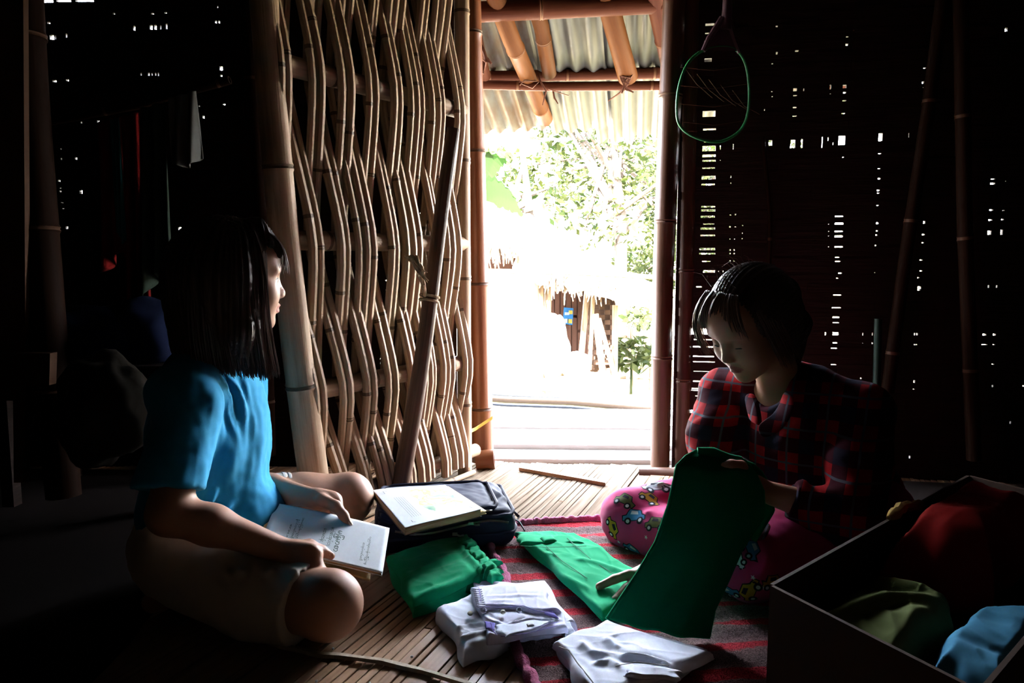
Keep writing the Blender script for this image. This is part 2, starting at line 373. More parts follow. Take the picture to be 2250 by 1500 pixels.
for i in range(NP):
    for j in range(2 if rnd.random() > .25 else 3):
        mb = MB(); pts = []; rs = rnd.uniform(.0095, .0125); t0 = (i + .62)/(NP + .15) + (j-.5)*.034 + rnd.uniform(-.008, .008)
        ztop = 2.2; zbot = rnd.uniform(.03, .05)
        K = 42
        for k in range(K+1):
            z = lerp(zbot, ztop, k/K)
            # weave phase between rails
            q = 0
            while q < len(zs)-2 and z > zs[q+1]: q += 1
            f = (z - zs[q])/(zs[q+1]-zs[q]); ph = (q + f)*math.pi + (i % 2)*math.pi
            off = (2/math.pi)*math.asin(.90*math.cos(ph))*(.028 + rs)*1.12
            # sticks fan toward their neighbour of the other phase while passing behind
            lean = .010*math.cos(ph)*(1 if j != 2 else .3) + .006*math.sin(z*3 + i + j*2)
            t = t0*(tl(z) if t0 > .0 else 1) - lean*.55 + .055*(z-.6)*(1 - t0*.6)
            pts.append(leaf(t, z, off))
        mb.culm(pts, rs*1.08, 8, node=rnd.uniform(.28, .42), r2=rs*.9, rnd=rnd, hollow=0, bulge=1.12)
        o = mb.build('lattice_stick', SM, door)
# leaning prop pole with its rope
prop = thing('prop_pole', 'dark round pole leaning against the bamboo door with rope knotted round it', 'pole', F(880, 1072))
a = P(880, 1066, 2.05); b_ = P(1001, 283, 2.10)
mb = MB(); pts = [a.lerp(b_, t) + Vector((.006*math.sin(t*5), 0, 0)) for t in np.linspace(0, 1, 14)]
mb.tube(pts, [.027 - .008*t for t in np.linspace(0, 1, 14)], 14); mb.build('pole', M['prop'], prop)
mb = MB(); c = a.lerp(b_, .53); ax = (b_-a).normalized()
for k in range(2):
    cc = c + ax*(.006*k*2.2 - .006); n1 = ax.cross(Vector((0, 1, 0))).normalized(); n2 = ax.cross(n1)
    mb.tube([cc + (n1*math.cos(t) + n2*math.sin(t))*.027 + ax*.003*math.sin(t) for t in np.linspace(0, 6.1, 18)], .004, 7)
rp = random.Random(4)
k0 = P(936, 640, 2.02)
mb.tube([c + Vector((-.01, -.02, .01)), P(930, 625, 2.02), P(920, 590, 2.02), P(905, 570, 2.02), P(890, 562, 2.04)], [.006, .007, .009, .007, .004], 7)
for k in range(14):
    p0 = P(905 + rp.uniform(-8, 12), 566 + rp.uniform(-6, 8), 2.02); p1 = P(925 + rp.uniform(-10, 8), 590 + rp.uniform(-6, 8), 2.0); p2 = P(936 + rp.uniform(-18, 6), 606 + rp.uniform(-10, 16), 2.0)
    mb.tube([p0, p1, p2], [.0038, .0034, .0012], 5)
mb.build('rope', M['rope'], prop)
# ================================================================ veranda: deck, roof
M['deck'] = mat('deck_board', (.28, .25, .235), .8, noise=((2, 30, 1), (.20, .17, .15), .25), uv=False)
M['tin'] = mat('corrugated_tin', (.074, .066, .055), .42, noise=((9, 2.5, 9), (.04, .033, .023), .22), metallic=.45, spec=.3)
M['tin_rust'] = mat('rusty_tin', (.085, .074, .060), .5, noise=((14, 3, 14), (.06, .026, .010), .15), spec=.1)
dk = MB(); rnd = random.Random(8); y = 2.47; i = 0
while y < 3.62:
    wd = rnd.uniform(.11, .20); sk = -.035
    x0, x1 = -2.2, 2.6
    z = -.014 + (.010 if i % 2 else -.008) + rnd.uniform(-.004, .004)
    pts = [(x0, y + .004 - sk*x0, z-.03), (x1, y + .012 + sk*x1, z-.03), (x1, y + wd - .004 + sk*x1, z-.03), (x0, y + wd - .004 - sk*x0, z-.03)]
    pts = [(px_, py_ if px_ > 0 else y + (0.004 if k in (0,) else wd-.004) + sk*x0, pz) for k, (px_, py_, pz) in enumerate(pts)]
    dk.hexa(pts + [(p[0], p[1], z) for p in pts]); y += wd; i += 1
tag(dk.build('deck_floor', M['deck'], smooth=False), 'pale plank deck outside the doorway', kind='structure')
mb = MB(); a = F(1140, 1034, .0); b_ = F(1330, 1068, .0)
mb.hexa([a, b_, b_ + Vector((0, .03, 0)), a + Vector((0, .03, 0)), a + Vector((0, 0, .012)), b_ + Vector((0, 0, .012)), b_ + Vector((0, .03, .012)), a + Vector((0, .03, .012))])
M['sill'] = mat('sill_wood', (.36, .19, .10), .6, noise=((20, 20, 20), (.22, .11, .05), .2))
tag(mb.build('threshold', M['sill'], smooth=False), 'thin brown wooden threshold strip lying at the doorway', kind='structure')
# poles and hose along the deck's edge
M['pipe'] = mat('grey_pipe', (.16, .17, .19), .4); M['darkpipe'] = mat('dark_hose', (.02, .022, .026), .4)
M['pole_pale'] = bamboo('pale_pole', (.07, .045, .026), (.045, .026, .014), .5)
for (y0, y1, Y, r, m_, lb, nm, ct) in ((862, 889, 3.78, .014, M['pipe'], 'grey plastic pipe along the far deck edge', 'plastic_pipe', 'pipe'),
                      (874, 897, 3.72, .018, M['pole_pale'], 'tan split bamboo pole behind the dark hose on the deck', 'bamboo_pole', 'pole'),
                      (886, 909, 3.64, .007, M['darkpipe'], 'thin dark hose lying on the deck in front of the poles', 'hose', 'hose')):
    mb = MB(); A_ = P(1080, y0, Y+.03); B_ = P(1432, y1, Y-.03); dv = B_-A_
    mb.tube([A_ - dv*2 + dv*5*t/12 + Vector((0, 0, .006*math.sin(t*2.3))) for t in range(13)], r, 10)
    tag(mb.build(nm, m_), lb, ct)
# corrugated roof
DR = Vector((.18, 1, 0)); DR.normalize()
def roof_z(p): return 1.42 + .32*(3.6 - (p.y + .05*p.x))
def tin(name, label, u0, u1, s0, s1, dz, m_, kind=None):
    mb = MB(); N = int((u1-u0)/.0095); K = 8; SN2 = Vector((DR.y, -DR.x, 0))
    for th in (0, .0012):
        for i in range(N+1):
            u = u0 + (u1-u0)*i/N
            for k in range(K+1):
                s = s0 + (s1-s0)*k/K; p = SN2*u + DR*s
                mb.v.append(Vector((p.x, p.y, roof_z(p) + dz + th + -.0115*math.cos(2*math.pi*u/.0711) + .004*math.sin(u*3))))
    W = (N+1)*(K+1)
    for i in range(N):
        for k in range(K):
            a = i*(K+1)+k; q = (a, a+1, a+K+2, a+K+1); mb.quad(*q); mb.quad(*[W + j for j in q[::-1]])
    for i in range(N):
        a = i*(K+1)+K; mb.quad(a, a+K+1, W+a+K+1, W+a)
    o = mb.build(name, m_); tag(o, label, 'roof sheet', 'corrugated veranda roof sheets'); return o
tin('roof_sheet', 'rust-streaked corrugated tin sheet over the left side of the doorway', -.80, -.378, 2.52, 3.60, .0, M['tin_rust'])
tin('roof_sheet', 'shorter clean corrugated tin sheet at the middle of the veranda roof', -.45, -.162, 2.52, 3.62, -.014, M['tin'])
tin('roof_sheet', 'longer corrugated tin sheet reaching lowest, at the right of the doorway', -.234, .56, 2.52, 3.79, .010, M['tin'])
tin('roof_sheet', 'corrugated tin sheet far right, beyond the right doorpost', .50, .80, 2.52, 3.78, -.004, M['tin'])
RM = [M['rafter'], M['ring_raf']]; RP = [M['rafter2'], M['ring_raf']]
def pole(nm, lb, pts, r, mats, r2=None, node=.5, cat='rafter', grp=None):
    mb = MB(); mb.culm(pts, r, 18, node=node, r2=r2); tag(mb.build(nm, mats), lb, cat, grp)
pole('purlin', 'thick reddish bamboo purlin, the upper one across the doorway top', [P(800, 45, 2.682), P(1060, 26, 2.682), P(1470, 6, 2.682), P(1800, -8, 2.682)], .036, RP, cat='purlin')
pole('purlin', 'middle bamboo purlin under the tin, just above the front one', [P(700, 190, 3.150), P(1060, 169, 3.150), P(1460, 160, 3.150), P(1900, 150, 3.150)], .024, RP, cat='purlin', node=.33)
pole('purlin', 'slim front bamboo purlin carrying the rafter ends, lowest of the three', [P(700, 178, 3.078), P(1060, 186, 3.078), P(1200, 190, 3.078), P(1460, 188, 3.078), P(1900, 186, 3.078)], .019, RP, cat='purlin', node=.6)
pole('purlin', 'thin bamboo purlin against the tin behind the middle purlin', [P(1100, 152, 3.258), P(1460, 147, 3.258), P(1900, 140, 3.258)], .012, RP, cat='purlin', node=.6)
pole('rafter', 'orange bamboo rafter at left, longest, ending below the purlins', [P(1064, -70, 2.560), P(1125, 90, 2.790), P(1160, 170, 3.078), P(1198, 262, 3.474)], .034, RM, r2=.036)
pole('rafter', 'shorter bamboo rafter left of centre ending at the middle purlin', [P(1150, -70, 2.560), P(1190, 60, 2.834), P(1207, 162, 3.096)], .030, RM)
pole('rafter', 'bamboo rafter right of centre lashed with dark strips at its end', [P(1308, -90, 2.560), P(1345, 40, 2.746), P(1380, 170, 3.024)], .038, RM, r2=.041)
pole('rafter', 'pale bamboo rafter partly hidden by the right doorpost', [P(1428, -80, 2.560), P(1446, 20, 2.700), P(1478, 170, 3.060)], .036, RP)
pole('rafter', 'short bamboo rafter end beside the left doorpost', [P(1030, -30, 2.560), P(1050, 100, 2.880), P(1066, 168, 3.060)], .024, RP)
def lash(lb, pts_list, r=.0035):
    mb = MB()
    for pts in pts_list: mb.tube([P(*q) for q in pts], [r] + [r]*(len(pts)-2) + [r*.5], 6, squash=.45)
    tag(mb.build('bark_lashing', M['tie']), lb, 'lashing')
lash('dark bark lashing knotted below the right-of-centre rafter end',
     [[(1358, 140, 2.970), (1366, 175, 2.970), (1378, 200, 3.006)], [(1390, 142, 2.970), (1386, 170, 2.970), (1372, 198, 3.006)], [(1368, 178, 2.970), (1376, 195, 2.970), (1392, 203, 2.970)], [(1374, 188, 2.970), (1362, 204, 2.997), (1336, 222, 2.997)], [(1362, 150, 2.970), (1372, 178, 2.961), (1382, 184, 2.961)], [(1386, 150, 2.970), (1380, 170, 2.961), (1370, 182, 2.961)], [(1365, 168, 2.961),(1385, 172, 2.961),(1393, 160, 2.970)], [(1372, 192, 2.970),(1366, 205, 2.970)]], .0055)
lash('dark bark lashing where the longest rafter crosses the purlins',
     [[(1182, 158, 3.042), (1186, 176, 3.024), (1200, 200, 3.024), (1192, 231, 3.042)], [(1142, 188, 3.033), (1152, 176, 3.024), (1180, 178, 3.024), (1140, 180, 3.024)], [(1205, 196, 3.060), (1250, 210, 3.042), (1252, 205, 3.060)], [(1215, 198, 3.060), (1218, 215, 3.060), (1226, 228, 3.060)], [(1145, 184, 3.033),(1170, 194, 3.024),(1184, 180, 3.024)]], .004)
lash('ragged dark lashing beside the left doorpost top',
     [[(1052, 90, 2.8), (1064, 115, 2.8), (1070, 135, 2.8), (1078, 136, 2.8)], [(1060, 162, 2.8), (1062, 135, 2.8), (1072, 130, 2.8), (1080, 140, 2.8)], [(1056, 128, 2.8), (1068, 138, 2.8), (1064, 155, 2.8)]], .007)
# ================================================================ ground and neighbour hut
M['ground'] = mat('pale_earth', (.16, .12, .08), .95, noise=((1.2, 1.2, 1), (.08, .09, .03), .2))
GZ = -.75
mb = MB(); N = 40
for i in range(N+1):
    for j in range(N+1):
        x = -30 + 60*i/N; yy = -20 + 70*j/N; mb.v.append(Vector((x, yy, GZ + .06*mnoise.noise(Vector((x*.4, yy*.4, 0))) + max(0, yy-13)*.12)))
for i in range(N):
    for j in range(N):
        a = i*(N+1)+j; mb.quad(a, a+N+1, a+N+2, a+1)
tag(mb.build('ground', M['ground']), 'pale sunlit earth of the yard', kind='structure')
M['thatch'] = mat('thatch', (.78, .72, .60), .95, noise=((30, 2, 8), (.58, .50, .38), .2), bump=((60, 3, 20), .8, .02))
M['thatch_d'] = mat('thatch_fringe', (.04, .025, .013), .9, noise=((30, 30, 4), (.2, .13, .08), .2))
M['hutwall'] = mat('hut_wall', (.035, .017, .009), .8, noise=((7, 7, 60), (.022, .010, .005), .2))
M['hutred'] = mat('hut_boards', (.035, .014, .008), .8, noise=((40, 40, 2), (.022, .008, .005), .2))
M['hutpost'] = mat('hut_post', (.045, .028, .016), .8, noise=((30, 30, 3), (.2, .13, .08), .2))
hut = thing('hut', 'thatched bamboo hut across the yard seen through the doorway', 'hut', (.6, 7.2, GZ))
HY = 7.0
def HP(px, py, Y=HY): return P(px, py, Y)
# thatch roof: main slope facing the viewer, edge running down to the right
rt = MB(); cols = 60; rowsn = 14
def thatch_sheet(mb, corners, thick, bumpz=.05, nu=50, nv=12):
    a, b, c, d = corners; base = len(mb.v)       # a,b top edge; d,c bottom edge
    for th in (0, 1):
        for i in range(nu+1):
            for j in range(nv+1):
                u, v = i/nu, j/nv; p = a.lerp(b, u).lerp(d.lerp(c, u), v)
                nz = bumpz*mnoise.noise(Vector((u*14, v*5, 1))) + .02*mnoise.noise(Vector((u*60, v*9, 3)))
                n = (b-a).cross(d-a).normalized()
                if n.z < 0: n = -n
                mb.v.append(p + n*nz - (n*thick if th else Vector()))
    W = (nu+1)*(nv+1)
    for i in range(nu):
        for j in range(nv):
            q = base + i*(nv+1)+j; f = (q, q+nv+1, q+nv+2, q+1); mb.quad(*f[::-1]); mb.quad(*[W + k for k in f])
    for i in range(nu):
        for j, s in ((0, 1), (nv, -1)):
            q = base + i*(nv+1)+j; f = (q, q+nv+1, W+q+nv+1, W+q); mb.quad(*(f if s < 0 else f[::-1]))
    for j in range(nv):
        for i, s in ((0, 1), (nu, -1)):
            q = base + i*(nv+1)+j; f = (q, q+1, W+q+1, W+q); mb.quad(*(f if s > 0 else f[::-1]))
rt = MB()
thatch_sheet(rt, [P(930, 380, 9.2), P(1180, 492, 9.0), P(1160, 548, 6.4), P(930, 530, 6.2)], .08)
thatch_sheet(rt, [P(1130, 470, 9.1), P(1458, 636, 8.6), P(1470, 662, 6.6), P(1136, 588, 6.5)], .10)
rt.build('thatch_roof', M['thatch'], hut)
fr = MB(); rr = random.Random(2)
def fringe(mb, a, b, n, lmin, lmax, w_=.012):
    for k in range(n):
        t = rr.random(); p = a.lerp(b, t) + Vector((rr.uniform(-.02, .02), rr.uniform(-.06, .06), rr.uniform(-.01, .05))); L = rr.uniform(lmin, lmax)*(1 if rr.random() < .85 else 1.5)
        e = p + Vector((rr.uniform(-.05, .05), rr.uniform(-.04, .02), -L)); mb.tube([p, p.lerp(e, .5) + Vector((rr.uniform(-.015, .015), 0, 0)), e], [w_, w_*.8, w_*.25], 4, squash=.3)
fringe(fr, P(1040, 532, 6.25), P(1150, 546, 6.25), 90, .06, .20)
fringe(fr, P(1195, 606, 6.5), P(1350, 625, 6.6), 190, .05, .16)
fringe(fr, P(1330, 625, 6.6), P(1460, 660, 6.6), 90, .03, .08)
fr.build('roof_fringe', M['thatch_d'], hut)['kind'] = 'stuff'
def hquad(mb, a, b, c, d, th=.05, m=0):
    n = Vector((0, th, 0)); mb.hexa([a, b, b+n, a+n, d, c, c+n, d+n], m=m)
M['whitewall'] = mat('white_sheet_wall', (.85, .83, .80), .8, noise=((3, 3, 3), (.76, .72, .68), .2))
w1 = MB(); hquad(w1, P(1000, 880, 7.0), P(1192, 868, 7.0), P(1192, 596, 7.0), P(1000, 590, 7.0)); w1.build('sunlit_wall', M['whitewall'], hut, smooth=False)
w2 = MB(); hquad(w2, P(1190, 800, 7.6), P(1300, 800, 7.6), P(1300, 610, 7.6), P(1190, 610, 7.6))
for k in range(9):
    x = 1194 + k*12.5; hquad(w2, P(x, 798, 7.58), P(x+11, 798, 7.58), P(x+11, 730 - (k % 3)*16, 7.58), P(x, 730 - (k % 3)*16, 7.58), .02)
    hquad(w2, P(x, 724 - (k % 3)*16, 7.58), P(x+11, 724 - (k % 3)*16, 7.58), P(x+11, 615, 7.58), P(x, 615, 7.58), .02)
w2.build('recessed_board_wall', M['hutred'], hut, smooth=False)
w3 = MB(); hquad(w3, P(1292, 815, 7.3), P(1356, 825, 7.2), P(1352, 622, 7.2), P(1292, 622, 7.3))
for r_ in range(17):
    for c_ in range(5):
        if (r_ + c_) % 2: continue
        x = 1293 + c_*12; yy = 626 + r_*11; hquad(w3, P(x, yy+10, 7.18), P(x+12, yy+10, 7.18), P(x+12, yy, 7.18), P(x, yy, 7.18), .03)
w3.build('woven_wall', M['hutwall'], hut, smooth=False)
w4 = MB(); hquad(w4, P(1040, 590, 6.9), P(1140, 592, 6.9), P(1140, 540, 6.9), P(1040, 520, 6.9)); w4.build('gable_board', M['hutred'], hut, smooth=False)
for (xa, ya, xb, yb, Y, r) in ((1182, 605, 1186, 872, 6.7, .05), (1206, 600, 1196, 872, 6.75, .035), (1290, 640, 1276, 800, 7.1, .03), (1304, 630, 1296, 800, 7.05, .02), (1308, 690, 1330, 860, 6.6, .03), (1316, 700, 1360, 860, 6.55, .02), (1352, 670, 1350, 860, 7.0, .03), (1250, 780, 1255, 868, 6.4, .05)):
    mb = MB(); mb.tube([P(xa, ya, Y), P(xb, yb, Y)], r, 8); mb.build('post', M['hutpost'], hut)
for (x0, y0, x1, y1, Y) in ((1190, 838, 1260, 842, 6.5), (1190, 852, 1300, 858, 6.45), (1200, 800, 1290, 806, 6.9), (1220, 870, 1420, 876, 6.2)):
    mb = MB(); mb.tube([P(x0, y0, Y), P(x1, y1, Y)], .035, 8); mb.build('floor_beam', M['hutpost'], hut)
mb = MB(); mb.culm([P(1000, 594, 6.1), P(1250, 599, 6.1), P(1500, 612, 6.1)], .022, 10, node=.6)
tag(mb.build('bamboo_pole', [M['pole_pale'], M['pole_pale']]), 'long horizontal bamboo pole across the hut front, under the thatch', 'pole')
# poster on the hut wall
po = thing('poster', 'small blue and yellow poster on the recessed hut wall', 'poster', P(1249, 695, 7.55))
M['blue'] = mat('poster_blue', (.008, .06, .15), .6); M['pyel'] = mat('poster_yellow', (.18, .12, .02), .6); M['pwhite'] = mat('poster_white', (.12, .15, .18), .6)
mb = MB(); hquad(mb, P(1237, 711, 7.52), P(1258, 714, 7.52), P(1260, 677, 7.52), P(1239, 675, 7.52), .01); mb.build('sheet', M['blue'], po, smooth=False)
for (x0, y0, x1, y1, m_) in ((1249, 701, 1257, 710, 'pyel'), (1240, 700, 1247, 709, 'pwhite'), (1241, 686, 1251, 692, 'pwhite'), (1250, 682, 1258, 690, 'pyel')):
    mb = MB(); hquad(mb, P(x0, y1, 7.51), P(x1, y1, 7.51), P(x1, y0, 7.51), P(x0, y0, 7.51), .008); mb.build('printed_block', M[m_], po, smooth=False)
# logs stacked under the hut floor
lg = MB()
lgm = [M['hutpost'], M['hutred']]
for k, (x, yy, r) in enumerate(((1209, 817, .038), (1223, 817, .036), (1235, 817, .04), (1249, 822, .035), (1216, 829, .036), (1258, 828, .036))):
    mb = MB(); c_ = P(x, yy, 6.6); mb.tube([c_, c_ + Vector((.05, 1.1, .02))], r, 10, hollow=.6)
    tag(mb.build('log', lgm), 'cut log end stacked under the hut floor', 'log', 'logs stacked under the hut')
# yellow cloth hanging and sunlit sacks by the hut
M['tarp'] = mat('pale_sack', (.30, .26, .2), .9, noise=((8, 8, 8), (.2, .15, .1), .2))
for (lb, x, yy, rx, rz, Y) in (('bulging pale sack hanging at the hut corner post', 1215, 760, .14, .30, 6.5), ('pale sack resting on the hut floor edge', 1262, 800, .16, .12, 6.5), ('pale heap of cloth lowest beside the ladder poles', 1300, 842, .22, .10, 6.3)):
    bm = bmesh.new(); bmesh.ops.create_icosphere(bm, subdivisions=4, radius=1)
    c_ = P(x, yy, Y)
    for v in bm.verts:
        n_ = 1 + .25*mnoise.noise(v.co*1.6 + Vector((x, 0, 0))) + .06*mnoise.noise(v.co*6)
        v.co = Vector((v.co.x*rx*n_, v.co.y*rx*.8*n_, v.co.z*rz*n_)) + c_
    me = bpy.data.meshes.new('sack'); bm.to_mesh(me); bm.free(); me.materials.append(M['tarp'])
    for p in me.polygons: p.use_smooth = True
    tag(link('sack', me), lb, 'sack')
# fence at the right
fn = thing('fence', 'rough bamboo fence beyond the hut at the right of the doorway', 'fence', P(1400, 820, 8.5))
rr = random.Random(9)
for k in range(5):
    mb = MB(); yy = 740 + k*22; mb.tube([P(1352, yy + rr.uniform(-4, 4), 8.4), P(1520, yy + 4 + rr.uniform(-6, 6), 8.3)], .022, 6); mb.build('fence_rail', M['hutpost'], fn)
for k in range(9):
    mb = MB(); x = 1362 + k*17 + rr.uniform(-3, 3); mb.tube([P(x, 860, 8.35), P(x + rr.uniform(-9, 9), 720 + rr.uniform(-12, 12), 8.35)], .022, 6); mb.build('fence_post', M['hutpost'], fn)
# second roof, low to the right
mb = MB(); thatch_sheet(mb, [P(1345, 640, 11), P(1500, 700, 11), P(1560, 790, 9.6), P(1340, 745, 9.6)], .08)
tag(mb.build('thatch_roof', M['thatch']), 'low second thatched roof behind the fence at right', 'roof')
# ================================================================ trees, banana, shrubs
M['leaf'] = mat('leaf_green', (.005, .010, .001), .9, noise=((3, 3, 3), (.018, .020, .005), .12), trans=.45)
M['leafy'] = mat('leaf_yellow', (.014, .016, .003), .9, noise=((5, 5, 5), (.006, .010, .001), .12), trans=.45)
M['bark'] = mat('bark', (.03, .022, .016), .9)
M['banana'] = mat('banana_leaf', (.006, .015, .002), .9, trans=.5)
def leafcloud(mb, c, rad, n, size, rr, squash=.8):
    for k in range(n):
        d = Vector((rr.gauss(0, 1), rr.gauss(0, 1), rr.gauss(0, 1))).normalized()*rad*rr.uniform(.45, 1.)
        d.z *= squash; p = c + d
        a = Vector((rr.gauss(0, 1), rr.gauss(0, 1), rr.gauss(0, .7))).normalized(); b = a.cross(Vector((rr.gauss(0, 1), rr.gauss(0, 1), rr.gauss(0, 1)))).normalized()
        s = size*rr.uniform(.6, 1.3); i = len(mb.v)
        mb.v += [p - a*s, p + b*s*.42 - a*s*.1, p + a*s, p - b*s*.42 - a*s*.1]; mb.quad(i, i+1, i+2, i+3)
def tree(label, base, h, blobs, n, size, seed, m_, grp='trees behind the thatched hut'):
    rr = random.Random(seed); t = thing('tree', label, 'tree', base, grp)
    mb = MB(); top = Vector(base) + Vector((rr.uniform(-.4, .4), 0, h)); mb.tube([Vector(base), Vector(base).lerp(top, .5) + Vector((.15, 0, 0)), top], [.13, .10, .04], 8)
    lf = MB()
    for (dx, dy, dz, r) in blobs:
        c = Vector(base) + Vector((dx, dy, dz)); leafcloud(lf, c, r, int(n*r*r), size, rr)
        mb.tube([Vector(base).lerp(top, rr.uniform(.4, .8)), c], [.05, .015], 6)
    mb.build('trunk', M['bark'], t)
    o = lf.build('foliage', m_, t, smooth=False)
def blobs(seed, n, w_, z0, z1, r0, r1):
    rr = random.Random(seed); return [(rr.uniform(-w_, w_), rr.uniform(-1, 1), rr.uniform(z0, z1), rr.uniform(r0, r1)) for _ in range(n)]
def gp(x, y): return (x, y, GZ + max(0, y-13)*.12)
tree('broad leafy tree right of the white sky gap, behind the thatch ridge', gp(1.9, 12.5), 4.6, blobs(1, 16, 1.5, 1.4, 5.2, .5, .9), 420, .085, 1, M['leaf'])
tree('yellow-green tree behind the right end of the thatch, nearest the right doorpost', gp(3.6, 13.5), 4.6, blobs(2, 18, 1.5, .8, 5.4, .5, .9), 420, .085, 2, M['leafy'])
tree('tall pale tree filling the background between the two nearer trees', gp(2.6, 17.5), 7, blobs(3, 22, 3.2, 1.0, 7.0, .7, 1.2), 240, .12, 3, M['leafy'])
tree('thin sparse tree beside the banana plant, at left behind the hut', gp(.35, 14.5), 4.2, blobs(4, 6, .9, 1.6, 3.4, .35, .6), 260, .09, 4, M['leaf'])
tree('green tree low behind the fence at right', gp(4.6, 15.5), 3.2, blobs(5, 14, 1.8, .4, 3.2, .5, .8), 380, .09, 5, M['leaf'])
ban = thing('banana_plant', 'banana plant with broad ribbed leaves at left above the thatch', 'plant', gp(-.75, 11.5))
mb = MB(); bb = Vector(gp(-.75, 11.5)); mb.tube([bb, bb + Vector((.05, 0, 2.5))], [.14, .08], 10); mb.build('stem', M['banana'], ban)
for k, (tx, ty, tl_, wd) in enumerate(((1150, 470, .0, .22), (1112, 345, .0, .2), (1135, 435, .2, .16), (1075, 330, -.2, .2), (1010, 380, 0, .2))):
    mb = MB(); a = bb + Vector((.05, 0, 2.45)); e = P(tx, ty, 11.2); n = 16
    for i in range(n+1):
        t = i/n; p = a.lerp(e, t) + Vector((0, 0, .5*math.sin(t*math.pi)*.6)); s = (e-a).cross(Vector((0, 1, .5))).normalized()*wd*math.sin(math.pi*min(1, t*.93+.07))**.6
        fold = Vector((0, .03, -.06))*(1 if i % 2 else .3)
        mb.v += [p - s + fold, p, p + s + fold]
    for i in range(n):
        b = i*3; mb.quad(b, b+1, b+4, b+3); mb.quad(b+1, b+2, b+5, b+4)
    mb.build('leaf', M['banana'], ban, smooth=False)
for k, (x, yy, Y) in enumerate(((1388, 775, 7.8), (1405, 700, 10.))):
    mb = MB(); rr = random.Random(k+70); leafcloud(mb, P(x, yy, Y), .28, 130, .08, rr); c_ = P(x, yy, Y)
    mb.tube([Vector((c_.x, c_.y, GZ)), c_], [.02, .008], 5)
    tag(mb.build('shrub', M['leaf'], smooth=False), ['bright green shrub in front of the fence', 'green shrub beyond the low second thatched roof'][k], 'shrub')
